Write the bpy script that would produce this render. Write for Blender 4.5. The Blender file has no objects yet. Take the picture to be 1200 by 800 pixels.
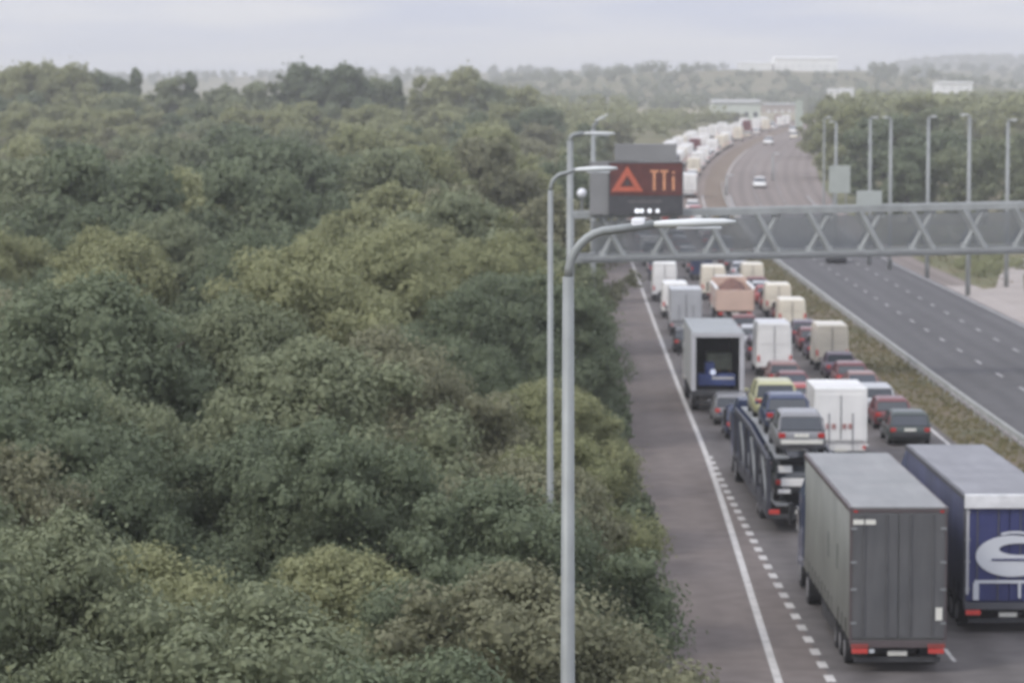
import bpy, bmesh, math, random
import numpy as np
from mathutils import Vector, Matrix

R = math.radians
F = 3600.0          # focal length in pixels of a 1200 px wide frame
CAM_H = 15.0
sc = bpy.context.scene
col = sc.collection

# ------------------------------------------------------------------ camera
cd = bpy.data.cameras.new('camera')
cd.sensor_width = 36.0
cd.lens = 36.0 * F / 1200.0
cd.clip_start = 1.0
cd.clip_end = 12000.0
cd.dof.use_dof = True
cd.dof.focus_distance = 22.0
cd.dof.aperture_fstop = 3.5
cam = bpy.data.objects.new('camera', cd)
cam.location = (0, 0, CAM_H)
cam.rotation_euler = (R(90) - math.atan(270.0 / F), 0, 0)
col.objects.link(cam)
sc.camera = cam

# ------------------------------------------------------------------ world
SUN_EL, SUN_AZ = R(42), R(-128)      # azimuth clockwise from +Y (ahead): high, behind the camera on the left
w = bpy.data.worlds.new('World')
sc.world = w
w.use_nodes = True
nt = w.node_tree
for n in list(nt.nodes):
    nt.nodes.remove(n)
out = nt.nodes.new('ShaderNodeOutputWorld')
bg = nt.nodes.new('ShaderNodeBackground')
bg.inputs['Strength'].default_value = 0.1
sky = nt.nodes.new('ShaderNodeTexSky')
sky.sky_type = 'NISHITA'
sky.sun_disc = False
sky.sun_elevation = SUN_EL
sky.sun_rotation = SUN_AZ
sky.air_density = 1.0
sky.dust_density = 2.0
tc = nt.nodes.new('ShaderNodeTexCoord')
sep = nt.nodes.new('ShaderNodeSeparateXYZ')
nt.links.new(tc.outputs['Generated'], sep.inputs[0])
grad = nt.nodes.new('ShaderNodeMapRange')
grad.inputs['From Min'].default_value = 0.0
grad.inputs['From Max'].default_value = 1.0
grad.inputs['To Min'].default_value = 8.0
grad.inputs['To Max'].default_value = 16.5
nt.links.new(sep.outputs['Z'], grad.inputs['Value'])
mp = nt.nodes.new('ShaderNodeMapping')
mp.inputs['Scale'].default_value = (6.0, 6.0, 60.0)
nt.links.new(tc.outputs['Generated'], mp.inputs['Vector'])
nz = nt.nodes.new('ShaderNodeTexNoise')
nz.inputs['Scale'].default_value = 1.6
nz.inputs['Detail'].default_value = 4.0
nt.links.new(mp.outputs[0], nz.inputs['Vector'])
ramp = nt.nodes.new('ShaderNodeValToRGB')
ramp.color_ramp.elements[0].position = 0.34
ramp.color_ramp.elements[0].color = (0.77, 0.84, 1.09, 1)
ramp.color_ramp.elements[1].position = 0.66
ramp.color_ramp.elements[1].color = (1.14, 1.14, 1.20, 1)
nt.links.new(nz.outputs['Fac'], ramp.inputs[0])
cl = nt.nodes.new('ShaderNodeVectorMath')
cl.operation = 'SCALE'
nt.links.new(ramp.outputs[0], cl.inputs[0])
nt.links.new(grad.outputs[0], cl.inputs['Scale'])
mx = nt.nodes.new('ShaderNodeMix')
mx.data_type = 'RGBA'
mx.inputs[0].default_value = 0.88
nt.links.new(sky.outputs[0], mx.inputs[6])
nt.links.new(cl.outputs[0], mx.inputs[7])
nt.links.new(mx.outputs[2], bg.inputs['Color'])
nt.links.new(bg.outputs[0], out.inputs['Surface'])

# ------------------------------------------------------------------ sun
sl = bpy.data.lights.new('sun', 'SUN')
sl.energy = 1.5
sl.angle = R(14)
sl.color = (1.0, 0.95, 0.88)
so = bpy.data.objects.new('sun', sl)
sd = Vector((math.sin(SUN_AZ) * math.cos(SUN_EL), math.cos(SUN_AZ) * math.cos(SUN_EL), math.sin(SUN_EL)))
so.rotation_euler = (-sd).to_track_quat('-Z', 'Y').to_euler()
so.location = (-60, 0, 80)
col.objects.link(so)

sc.view_settings.view_transform = 'Standard'
sc.view_settings.look = 'None'
sc.view_settings.exposure = 0.0
sc.view_settings.gamma = 1.0
sc.cycles.volume_bounces = 1
sc.cycles.max_bounces = 5
sc.cycles.diffuse_bounces = 3
sc.cycles.glossy_bounces = 2
sc.cycles.filter_width = 2.2
sc.cycles.use_denoising = True

# ------------------------------------------------------------------ helpers
def lerp_tab(tab, x):
    xs = [t[0] for t in tab]
    ys = [t[1] for t in tab]
    if x <= xs[0]:
        return ys[0] + (x - xs[0]) * (ys[1] - ys[0]) / (xs[1] - xs[0])
    if x >= xs[-1]:
        return ys[-1] + (x - xs[-1]) * (ys[-1] - ys[-2]) / (xs[-1] - xs[-2])
    i = 0
    while xs[i + 1] < x:
        i += 1
    def m(k):
        if k <= 0: return (ys[1] - ys[0]) / (xs[1] - xs[0])
        if k >= len(xs) - 1: return (ys[-1] - ys[-2]) / (xs[-1] - xs[-2])
        a = (ys[k] - ys[k-1]) / (xs[k] - xs[k-1]); b = (ys[k+1] - ys[k]) / (xs[k+1] - xs[k])
        return (a + b) / 2
    h = xs[i+1] - xs[i]
    t = (x - xs[i]) / h
    return ((2*t**3 - 3*t**2 + 1) * ys[i] + (t**3 - 2*t**2 + t) * h * m(i)
            + (-2*t**3 + 3*t**2) * ys[i+1] + (t**3 - t**2) * h * m(i+1))

MT = [(-60, 8.38), (0, 8.38), (81, 8.44), (132, 8.6), (200, 9.75), (284, 11.5), (350, 12.8), (423, 15.2), (500, 20.8), (600, 31.5), (800, 58), (1000, 88), (1250, 129)]
PT = [(-60, 0), (300, 0), (350, 0.7), (423, 3.0), (500, 5.2), (600, 7.4), (800, 10.0), (1000, 11.4), (1300, 13.4), (1700, 16.5), (2400, 21), (5500, 30)]
def M(d): return lerp_tab(MT, d)
def P(d): return lerp_tab(PT, d) if d > 300 else 0.0
def heading(d): return math.atan((M(d + 3) - M(d - 3)) / 6.0)
def slope(d): return math.atan((P(d + 3) - P(d - 3)) / 6.0)

MATS = {}
def mat(name, rgb, rough=0.6, metal=0.0, var=0.12, scale=3.0, spec=0.4, rgb2=None, emit=0.0, coords='Object', detail=4.0, coat=0.0):
    if name in MATS:
        return MATS[name]
    m = bpy.data.materials.new(name)
    m.use_nodes = True
    t = m.node_tree
    b = t.nodes['Principled BSDF']
    b.inputs['Roughness'].default_value = rough
    b.inputs['Metallic'].default_value = metal
    b.inputs['Specular IOR Level'].default_value = spec
    b.inputs['Coat Weight'].default_value = coat
    c = t.nodes.new('ShaderNodeTexCoord')
    n = t.nodes.new('ShaderNodeTexNoise')
    n.inputs['Scale'].default_value = scale
    n.inputs['Detail'].default_value = detail
    t.links.new(c.outputs[coords], n.inputs['Vector'])
    r = t.nodes.new('ShaderNodeValToRGB')
    a2 = rgb2 or tuple(x * (1 + var) for x in rgb)
    a1 = rgb if rgb2 else tuple(x * (1 - var) for x in rgb)
    r.color_ramp.elements[0].position = 0.36
    r.color_ramp.elements[1].position = 0.64
    r.color_ramp.elements[0].color = (*a1, 1)
    r.color_ramp.elements[1].color = (*a2, 1)
    t.links.new(n.outputs['Fac'], r.inputs[0])
    t.links.new(r.outputs[0], b.inputs['Base Color'])
    if emit > 0:
        b.inputs['Emission Color'].default_value = (*rgb, 1)
        b.inputs['Emission Strength'].default_value = emit
    MATS[name] = m
    return m

class MB:
    def __init__(s):
        s.v = []; s.f = []
    def add(s, vs, fs):
        o = len(s.v)
        s.v += [tuple(p) for p in vs]
        s.f += [tuple(i + o for i in f) for f in fs]
        return s
    def box(s, cx, cy, cz, sx, sy, sz, rot=None):
        vs = [Vector((x * sx / 2, y * sy / 2, z * sz / 2)) for x in (-1, 1) for y in (-1, 1) for z in (-1, 1)]
        if rot: vs = [rot @ p for p in vs]
        vs = [p + Vector((cx, cy, cz)) for p in vs]
        return s.add(vs, [(0, 1, 3, 2), (4, 6, 7, 5), (0, 4, 5, 1), (2, 3, 7, 6), (0, 2, 6, 4), (1, 5, 7, 3)])
    def tube(s, p0, p1, r, r1=None, n=10):
        p0 = Vector(p0); p1 = Vector(p1); r1 = r if r1 is None else r1
        q = (p1 - p0).to_track_quat('Z', 'Y')
        a = [p0 + q @ Vector((r * math.cos(2*math.pi*i/n), r * math.sin(2*math.pi*i/n), 0)) for i in range(n)]
        b = [p1 + q @ Vector((r1 * math.cos(2*math.pi*i/n), r1 * math.sin(2*math.pi*i/n), 0)) for i in range(n)]
        return s.add(a + b, [(i, (i+1) % n, n + (i+1) % n, n + i) for i in range(n)] + [tuple(range(n))[::-1], tuple(range(n, 2*n))])
    def path(s, pts, rs, n=10):
        rings = []
        pts = [Vector(p) for p in pts]
        for i, p in enumerate(pts):
            t = (pts[min(i+1, len(pts)-1)] - pts[max(i-1, 0)]).normalized()
            side = t.cross(Vector((0, 1, 0)))
            if side.length < 1e-3: side = Vector((1, 0, 0))
            side.normalize(); up = side.cross(t)
            r = rs[i] if isinstance(rs, list) else rs
            rings.append([p + side * r * math.cos(2*math.pi*k/n) + up * r * math.sin(2*math.pi*k/n) for k in range(n)])
        return s.loft(rings)
    def loft(s, rings, cap=True):
        n = len(rings[0]); vs = [p for r in rings for p in r]; fs = []
        for i in range(len(rings) - 1):
            for k in range(n):
                fs.append((i*n + k, i*n + (k+1) % n, (i+1)*n + (k+1) % n, (i+1)*n + k))
        if cap:
            fs.append(tuple(range(n))[::-1]); fs.append(tuple(range((len(rings)-1)*n, len(rings)*n)))
        return s.add(vs, fs)
    def build(s, name, m, parent=None, bevel=0.0, smooth=False, subsurf=0, seg=2):
        me = bpy.data.meshes.new(name)
        me.from_pydata(s.v, [], s.f)
        bm = bmesh.new(); bm.from_mesh(me)
        bmesh.ops.recalc_face_normals(bm, faces=bm.faces)
        if bevel > 0:
            bmesh.ops.bevel(bm, geom=list(bm.edges), offset=bevel, segments=seg, profile=0.6, affect='EDGES', clamp_overlap=True)
        if smooth:
            for f in bm.faces: f.smooth = True
        bm.to_mesh(me); bm.free()
        me.materials.append(m)
        o = bpy.data.objects.new(name, me)
        col.objects.link(o)
        if parent: o.parent = parent
        if subsurf:
            md = o.modifiers.new('s', 'SUBSURF'); md.levels = subsurf; md.render_levels = subsurf
        return o

def tag(o, label=None, cat=None, group=None, kind=None):
    if label: o['label'] = label
    if cat: o['category'] = cat
    if group: o['group'] = group
    if kind: o['kind'] = kind
    return o
def empty(name, loc, rz=0.0, rx=0.0):
    o = bpy.data.objects.new(name, None)
    o.empty_display_size = 0.5
    o.location = loc; o.rotation_euler = (rx, 0, rz)
    col.objects.link(o)
    return o
def copy_tree(o, parent=None):
    c = o.copy(); col.objects.link(c)
    if parent: c.parent = parent
    for ch in list(o.children): copy_tree(ch, c)
    return c

# ------------------------------------------------------------------ ground
rng = random.Random(5)
def hills(x, d):
    z = 0.0
    # long ridge on the left of the road axis, higher ridge on the right, rolling land between
    if d > 1100:
        z += 31 * math.exp(-((d - 3020) / 480.0) ** 2) * (0.84 + 0.16 * math.sin(x / 260.0 + 0.4))
        z += 62 * math.exp(-((d - 4300) / 520.0) ** 2) * (1 / (1 + math.exp(-(x - 470) / 45.0))) * (0.9 + 0.10 * math.sin(x / 190.0 - 1.2))
        z += 9 * math.exp(-((d - 1900) / 300.0) ** 2) * (0.5 + 0.5 * math.sin(x / 170.0 + 2.0))
    if d > 1300: z += 17.5 * math.exp(-((d - 1850) / 200.0) ** 2 - ((x - 175) / 150.0) ** 2)
    if x < M(min(d, 1250)) - 40 and d > 250:
        z += 1.5 * min(1.0, (d - 250) / 300.0)
    return z
def G(x, d): return P(d) + hills(x, d)

ds = [-60, -30, 0] + list(range(10, 1250, 10)) + list(range(1250, 5600, 60))
us = sorted(set([-2600, -1800, -1200, -800, -500, -350, -250, -180, -120, -90, -60, -45, -30, -20, -12, -6] + [0, 4, 8, 12, 16, 20, 24, 28, 32, 40, 50, 65, 80, 100, 130, 170, 220, 300, 400, 520, 660, 820, 1000, 1300, 1700, 2300, 3000]))
mb = MB()
vs = []
for d in ds:
    m0 = M(min(d, 1250)) if d < 1250 else M(1250)
    for u in us:
        x = m0 + u
        vs.append((x, d, G(x, d) - 0.06))
n = len(us)
fs = [(i*n + k, i*n + k + 1, (i+1)*n + k + 1, (i+1)*n + k) for i in range(len(ds) - 1) for k in range(n - 1)]
mb.add(vs, fs)
gm = mat('grass ground', (0.115, 0.120, 0.058), 0.95, 0, 0, 0.035, 0.1, (0.195, 0.170, 0.105), detail=12)
tag(mb.build('ground', gm, smooth=True), kind='structure')

def strip(name, d0, d1, o0, o1, z, m, step=4.0, base=M, kind='structure'):
    mbs = MB(); vs = []; fs = []
    k = int(math.ceil((d1 - d0) / step))
    for i in range(k + 1):
        d = d0 + (d1 - d0) * i / k
        a = o0(d) if callable(o0) else base(d) + o0
        b = o1(d) if callable(o1) else base(d) + o1
        vs += [(a, d, P2(d) + z), (b, d, P2(d) + z)]
        if i: fs.append((2*i - 2, 2*i - 1, 2*i + 1, 2*i))
    mbs.add(vs, fs)
    ob = mbs.build(name, m)
    uvl = ob.data.uv_layers.new(name='UVMap')
    for lp_ in ob.data.loops:
        co = ob.data.vertices[lp_.vertex_index].co
        uvl.data[lp_.index].uv = (co.x - M(co.y), co.y)
    return tag(ob, kind=kind)
def P2(d):   # ground height exactly as the 10 m sheet interpolates it
    if d >= 1240 or d <= 10: return P(d)
    a = math.floor(d / 10) * 10
    return P(a) + (P(a + 10) - P(a)) * (d - a) / 10

def road_mat(name, c1, c2, lane=3.65, track=0.10):
    m = mat(name, c1, 0.92, 0, 0, 1.2, 0.15, c2, coords='UV', detail=8)
    t = m.node_tree; N = t.nodes.new; Lk = t.links.new
    b = t.nodes['Principled BSDF']; src = b.inputs['Base Color'].links[0].from_socket
    uv = N('ShaderNodeTexCoord'); sx = N('ShaderNodeSeparateXYZ'); Lk(uv.outputs['UV'], sx.inputs[0])
    a = N('ShaderNodeMath'); a.operation = 'MULTIPLY'; a.inputs[1].default_value = 4 * math.pi / lane; Lk(sx.outputs['X'], a.inputs[0])
    c = N('ShaderNodeMath'); c.operation = 'COSINE'; Lk(a.outputs[0], c.inputs[0])
    mp1 = N('ShaderNodeMapping'); mp1.inputs['Scale'].default_value = (0.8, 0.03, 1); Lk(uv.outputs['UV'], mp1.inputs[0])
    n1 = N('ShaderNodeTexNoise'); n1.inputs['Scale'].default_value = 1.0; n1.inputs['Detail'].default_value = 6; Lk(mp1.outputs[0], n1.inputs['Vector'])
    mp2 = N('ShaderNodeMapping'); mp2.inputs['Scale'].default_value = (1 / lane, 0.022, 1); Lk(uv.outputs['UV'], mp2.inputs[0])
    wn = N('ShaderNodeTexWhiteNoise'); fl = N('ShaderNodeVectorMath'); fl.operation = 'FLOOR'; Lk(mp2.outputs[0], fl.inputs[0]); Lk(fl.outputs[0], wn.inputs[0])
    s1 = N('ShaderNodeMath'); s1.operation = 'MULTIPLY_ADD'; s1.inputs[1].default_value = track; s1.inputs[2].default_value = 0.76; Lk(c.outputs[0], s1.inputs[0])
    s2 = N('ShaderNodeMath'); s2.operation = 'MULTIPLY_ADD'; s2.inputs[1].default_value = 0.34; Lk(n1.outputs['Fac'], s2.inputs[0]); Lk(s1.outputs[0], s2.inputs[2])
    s3 = N('ShaderNodeMath'); s3.operation = 'MULTIPLY_ADD'; s3.inputs[1].default_value = 0.12; Lk(wn.outputs['Value'], s3.inputs[0]); Lk(s2.outputs[0], s3.inputs[2])
    vm = N('ShaderNodeVectorMath'); vm.operation = 'SCALE'; Lk(src, vm.inputs[0]); Lk(s3.outputs[0], vm.inputs['Scale'])
    Lk(vm.outputs[0], b.inputs['Base Color'])
    return m
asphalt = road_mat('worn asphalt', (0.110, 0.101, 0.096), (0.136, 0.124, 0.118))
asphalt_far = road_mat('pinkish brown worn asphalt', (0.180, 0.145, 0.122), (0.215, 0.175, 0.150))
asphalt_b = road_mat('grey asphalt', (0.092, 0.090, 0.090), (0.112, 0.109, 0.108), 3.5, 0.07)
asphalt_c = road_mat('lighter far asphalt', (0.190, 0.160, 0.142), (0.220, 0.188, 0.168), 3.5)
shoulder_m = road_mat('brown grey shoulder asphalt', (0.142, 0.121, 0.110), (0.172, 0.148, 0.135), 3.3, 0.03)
paint = mat('road paint', (0.62, 0.60, 0.57), 0.7, 0, 0, 1.3, 0.3, (0.46, 0.45, 0.43), detail=8)
paint_w = mat('worn road paint', (0.42, 0.41, 0.40), 0.8, 0, 0, 1.3, 0.2, (0.26, 0.255, 0.25), detail=8)
paint = mat('road paint white', (0.54, 0.52, 0.49), 0.75, 0, 0, 1.6, 0.2, (0.40, 0.385, 0.365), detail=10)
concrete_p = mat('pale concrete paving', (0.30, 0.265, 0.235), 0.9, 0, 0, 0.3, 0.3, (0.36, 0.32, 0.29), detail=9)

def SL(d): return lerp_tab([(-60, 3.1), (0, 4.9), (81, 7.05), (132, 8.45), (160, 8.95), (200, 9.75), (284, 11.5), (350, 12.8)], d) if d < 200 else M(d)
strip('hard_shoulder', -60, 1240, lambda d: SL(d) - 3.3, lambda d: SL(d) - 0.0, 0.012, shoulder_m)
strip('slip_road_surface', -60, 140, lambda d: SL(d), lambda d: max(M(d), SL(d)) + 0.0, 0.0125, shoulder_m)
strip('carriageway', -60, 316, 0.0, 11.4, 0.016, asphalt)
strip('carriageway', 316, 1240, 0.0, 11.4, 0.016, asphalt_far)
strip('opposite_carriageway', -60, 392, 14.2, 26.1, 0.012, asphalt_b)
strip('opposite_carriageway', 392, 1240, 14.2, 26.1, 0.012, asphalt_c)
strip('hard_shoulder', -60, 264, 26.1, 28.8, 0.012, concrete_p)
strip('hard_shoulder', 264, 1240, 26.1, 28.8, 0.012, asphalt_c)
strip('central_reserve', 322, 1240, 11.4, 14.2, 0.02, mat('bare brown reserve soil', (0.17, 0.13, 0.10), 0.95, 0, 0, 0.3, 0.1, (0.21, 0.17, 0.13), detail=10))
strip('central_reserve', -60, 322, 11.4, 14.2, 0.02, mat('dry reserve grass', (0.105, 0.105, 0.058), 0.95, 0, 0, 0.16, 0.1, (0.165, 0.135, 0.095), detail=12))
strip('road_marking', -60, 420, lambda d: SL(d) - 0.11, lambda d: SL(d) + 0.11, 0.022, paint)
strip('road_marking', -60, 430, 10.95, 11.13, 0.022, paint)
strip('road_marking', -60, 430, 14.75, 14.98, 0.022, paint_w)
strip('road_marking', -60, 430, 25.6, 25.82, 0.022, paint_w)
strip('drainage_channel', -60, 600, 14.30, 14.70, 0.018, concrete_p)
def dashes(name, d0, d1, off, width, dash, gap, z=0.026, pm=None):
    b = MB(); d = d0
    while d < d1:
        p = []
        for dd in (d, d + dash):
            x = M(dd) + off
            p.append(((x - width/2, dd, P2(dd) + z), (x + width/2, dd, P2(dd) + z)))
        b.add([p[0][0], p[0][1], p[1][1], p[1][0]], [(0, 1, 2, 3)])
        d += dash + gap
    tag(b.build(name, pm or paint), kind='structure')
dashes('road_marking', 20, 133, -0.02, 0.26, 1.0, 1.0)
dashes('road_marking', 20, 600, 3.65, 0.12, 2, 7)
dashes('road_marking', 20, 600, 7.3, 0.12, 2, 7)
dashes('road_marking', 20, 600, 18.5, 0.20, 2.6, 6.4, pm=paint_w)
dashes('road_marking', 20, 600, 22.05, 0.20, 2.6, 6.4, pm=paint_w)

rail_m = mat('dull barrier steel', (0.36, 0.37, 0.35), 0.6, 0.15, 0.12, 0.6)
cbar = empty('crash_barrier', (M(40) + 13.9, 40, 0)); tag(cbar, 'low steel crash barrier along the central reserve beside the empty carriageway', 'barrier')
b = MB(); rr_ = []
for i in range(70):
    d = 40 + i * 6.0
    cx_ = M(d) + 13.9 - cbar.location.x; zz_ = P(d) + 0.02
    rr_.append([Vector((cx_ + a, d - 40, zz_ + z)) for a, z in ((-.03, .42), (-.07, .48), (-.03, .56), (-.07, .64), (-.03, .71), (.02, .71), (.02, .42))])
b.loft(rr_); b.build('rail', rail_m, cbar)
for i in range(96):
    d = 110 + i * 2.4
    MB().box(M(d) + 13.96 - cbar.location.x, d - 40, P(d) + .33, .06, .10, .66).build('post', rail_m, cbar)
tuft = []
rt = np.random.RandomState(3)
for i in range(5200):
    d = 95 + 300 * rt.uniform() ** 1.3
    u = rt.uniform(11.5, 14.1) if rt.uniform() < .8 else rt.uniform(29.2, 33)
    if u > 20 and d < 262: continue
    x = M(d) + u; z = P(d) + .02; a = rt.uniform(0, math.pi); hh = rt.uniform(.05, .20) * (1.6 if rt.uniform() < .1 else 1); ww = rt.uniform(.05, .16)
    tuft += [(x - ww*math.cos(a), d - ww*math.sin(a), z), (x + ww*math.cos(a), d + ww*math.sin(a), z), (x + ww*.6*math.cos(a), d + ww*.6*math.sin(a), z + hh), (x - ww*.9*math.cos(a), d - ww*.9*math.sin(a), z + hh*.8)]
TUFT = np.array(tuft)
# slip road on the right with its pale paving
def ribbon(name, pts, wd, z, m):
    b = MB(); vs = []; fs = []
    dense = []
    tab = [(i, p) for i, p in enumerate(pts)]
    N = (len(pts) - 1) * 10
    for i in range(N + 1):
        t = i / 10.0
        x = lerp_tab([(k, p[0]) for k, p in tab], t); d = lerp_tab([(k, p[1]) for k, p in tab], t)
        ww = lerp_tab([(k, p[2]) for k, p in tab], t) if len(pts[0]) > 2 else wd
        dense.append((x, d, ww))
    for i, (x, d, ww) in enumerate(dense):
        a = dense[max(i-1, 0)]; c = dense[min(i+1, N)]
        t = Vector((c[0]-a[0], c[1]-a[1])).normalized(); nn = Vector((t.y, -t.x))
        for s in (-1, 1):
            px, pd = x + nn.x*ww/2*s, d + nn.y*ww/2*s
            vs.append((px, pd, P(pd) + z))
        if i: fs.append((2*i - 2, 2*i - 1, 2*i + 1, 2*i))
    b.add(vs, fs)
    return tag(b.build(name, m), kind='structure')
sl_l = [(150, 36.9), (200, 38.4), (250, 39.2), (258.5, 39.4), (260, 41), (283, 45), (310, 51)]
sl_r = [(150, 60), (200, 58), (225, 46.5), (245, 41.6), (255, 42.6), (281, 46.8), (310, 55)]
def lin(t, d):
    return float(np.interp(d, [a for a, _ in t], [b for _, b in t]))
strip('slip_road', 150, 310, lambda d: min(lin(sl_l, d), M(d) + 28.7) if d < 259 else lin(sl_l, d), lambda d: max(lin(sl_r, d), M(d) + 28.9 if d < 259 else 0), 0.03, concrete_p, step=1.5)

# ------------------------------------------------------------------ trees
def leaf_cloud(centres, radii, normals, leaf, seed, squash=0.85):
    r = np.random.RandomState(seed)
    V = []; 
    n = len(centres)
    nrm = normals + r.normal(0, 0.38, (n, 3))
    nrm /= np.linalg.norm(nrm, axis=1)[:, None]
    a = np.cross(nrm, r.normal(0, 1, (n, 3))); a /= np.linalg.norm(a, axis=1)[:, None]
    b = np.cross(nrm, a)
    sz = leaf * r.uniform(0.6, 1.35, n)[:, None]
    v = np.stack([centres - a*sz*0.62, centres - b*sz*0.34 + nrm*sz*0.07, centres + a*sz*0.62, centres + b*sz*0.34 + nrm*sz*0.07], 1)
    return v.reshape(-1, 3)

def crown_points(h, rad, n_clump, n_leaf, seed, cone=False, low=0.12):
    r = np.random.RandomState(seed)
    cs = []; rs = []
    for i in range(n_clump):
        t = r.uniform(0, 1)
        z = h * (low + (1 - low - 0.06) * t)
        if cone:
            rr = rad * (1 - t) * 0.95 + 0.15
        else:
            rr = rad * math.sqrt(max(0.02, 1 - ((t - 0.42) / 0.60) ** 2)) if t > 0.42 else rad * (0.72 + 0.28 * t / 0.42)
        ang = r.uniform(0, 2*math.pi)
        q = rr * r.uniform(0.62, 0.98)
        wob = 1 + 0.22 * math.sin(ang * 2 + seed) + 0.13 * math.sin(ang * 5 + seed * 2)
        cs.append((q * wob * math.cos(ang), q * wob * math.sin(ang), z))
        rs.append((0.30 if not cone else 0.20) * rad * r.uniform(0.32, 1.0) * (1 if t < 0.8 else 0.75))
    for i in range(n_clump // 6):   # inner mass
        cs.append((r.uniform(-.3, .3) * rad, r.uniform(-.3, .3) * rad, h * r.uniform(0.35, 0.85))); rs.append(rad * 0.36)
    cs = np.array(cs); rs = np.array(rs)
    wgt = rs ** 2; wgt /= wgt.sum()
    idx = r.choice(len(cs), n_leaf, p=wgt)
    dirs = r.normal(0, 1, (n_leaf, 3)); dirs[:, 2] += 0.25
    dirs /= np.linalg.norm(dirs, axis=1)[:, None]
    rr = rs[idx] * (0.66 + 0.46 * r.uniform(0, 1, n_leaf) ** 0.6) * (1 + 0.16 * np.sin(dirs[:, 0] * 9 + idx) * np.sin(dirs[:, 1] * 8 + idx * 2))
    stray = r.uniform(0, 1, n_leaf) < 0.09
    rr[stray] *= r.uniform(1.1, 1.45, stray.sum())
    pts = cs[idx] + dirs * rr[:, None] * np.array([1, 1, 0.85])
    # added leaf-coloured core inside every clump, so gaps between its leaves look less dark
    global CORE
    q = []
    for c, rad_c in zip(cs, rs):
        nu, nv_ = 7, 5
        P3 = np.zeros((nu + 1, nv_ + 1, 3))
        for a in range(nu + 1):
            for b in range(nv_ + 1):
                u, v = 2 * math.pi * (a % nu) / nu, math.pi * b / nv_
                k = 0.55 * rad_c * (1 + 0.30 * math.sin(3 * u + c[0]) * math.sin(4 * v + c[1]))
                P3[a, b] = c + k * np.array([math.sin(v) * math.cos(u), math.sin(v) * math.sin(u), 0.85 * math.cos(v)])
        for a in range(nu):
            for b in range(nv_):
                q += [P3[a, b], P3[a + 1, b], P3[a + 1, b + 1], P3[a, b + 1]]
    CORE = np.array(q)
    return pts, dirs

def mesh_quads(name, v, m):
    me = bpy.data.meshes.new(name)
    n = len(v) // 4
    me.vertices.add(len(v)); me.vertices.foreach_set('co', v.astype(np.float32).ravel())
    me.loops.add(len(v)); me.loops.foreach_set('vertex_index', np.arange(len(v), dtype=np.int32))
    me.polygons.add(n); me.polygons.foreach_set('loop_start', np.arange(0, len(v), 4, dtype=np.int32))
    me.update(calc_edges=True)
    me.materials.append(m)
    return me

def leaf_mat(name, c1, c2):
    m = bpy.data.materials.new(name); m.use_nodes = True
    t = m.node_tree; b = t.nodes['Principled BSDF']
    b.inputs['Roughness'].default_value = 0.75
    b.inputs['Specular IOR Level'].default_value = 0.25
    g = t.nodes.new('ShaderNodeNewGeometry')
    oi = t.nodes.new('ShaderNodeObjectInfo')
    r = t.nodes.new('ShaderNodeValToRGB')
    r.color_ramp.elements[0].color = (*c1, 1); r.color_ramp.elements[1].color = (*c2, 1)
    ma = t.nodes.new('ShaderNodeMath'); ma.operation = 'MULTIPLY_ADD'
    ma.inputs[1].default_value = 0.5
    t.links.new(g.outputs['Random Per Island'], ma.inputs[0])
    m2 = t.nodes.new('ShaderNodeMath'); m2.operation = 'MULTIPLY'; m2.inputs[1].default_value = 0.5
    t.links.new(oi.outputs['Random'], m2.inputs[0]); t.links.new(m2.outputs[0], ma.inputs[2])
    t.links.new(ma.outputs[0], r.inputs[0])
    t.links.new(r.outputs[0], b.inputs['Base Color'])
    tr = t.nodes.new('ShaderNodeBsdfTranslucent')
    t.links.new(r.outputs[0], tr.inputs['Color'])
    ms = t.nodes.new('ShaderNodeMixShader'); ms.inputs[0].default_value = 0.32
    t.links.new(b.outputs[0], ms.inputs[1]); t.links.new(tr.outputs[0], ms.inputs[2])
    t.links.new(ms.outputs[0], t.nodes['Material Output'].inputs['Surface'])
    return m
LEAF = {
    'grey green': leaf_mat('grey green leaves', (0.169, 0.194, 0.111), (0.271, 0.296, 0.179)),
    'olive': leaf_mat('olive leaves', (0.220, 0.235, 0.115), (0.345, 0.353, 0.192)),
    'dark green': leaf_mat('dark green leaves', (0.120, 0.149, 0.088), (0.199, 0.233, 0.140)),
    'brownish': leaf_mat('brownish leaves', (0.192, 0.197, 0.118), (0.301, 0.296, 0.188)),
}
bark = mat('grey brown bark', (0.10, 0.085, 0.065), 0.9, 0, 0.3, 4)

def trunk_mesh(h, rad, seed):
    r = random.Random(seed); b = MB()
    top = h * 0.75
    pts = [(0, 0, -0.3)]; rs = [h * 0.022]
    for i in range(1, 6):
        pts.append((r.uniform(-.04, .04) * h, r.uniform(-.04, .04) * h, top * i / 5)); rs.append(h * 0.022 * (1 - 0.17 * i))
    b.path(pts, rs, 8)
    for i in range(9):
        k = r.randint(1, 4); p = Vector(pts[k]); a = r.uniform(0, 6.28)
        q = p + Vector((math.cos(a) * rad * 0.65, math.sin(a) * rad * 0.65, h * r.uniform(0.12, 0.24)))
        mid = (p + q) / 2 + Vector((0, 0, h * 0.02))
        b.tube(p, mid, h * 0.010, h * 0.007, 6); b.tube(mid, q, h * 0.007, h * 0.003, 6)
    me = bpy.data.meshes.new('trunk'); me.from_pydata(b.v, [], b.f); me.materials.append(bark)
    return me

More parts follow.
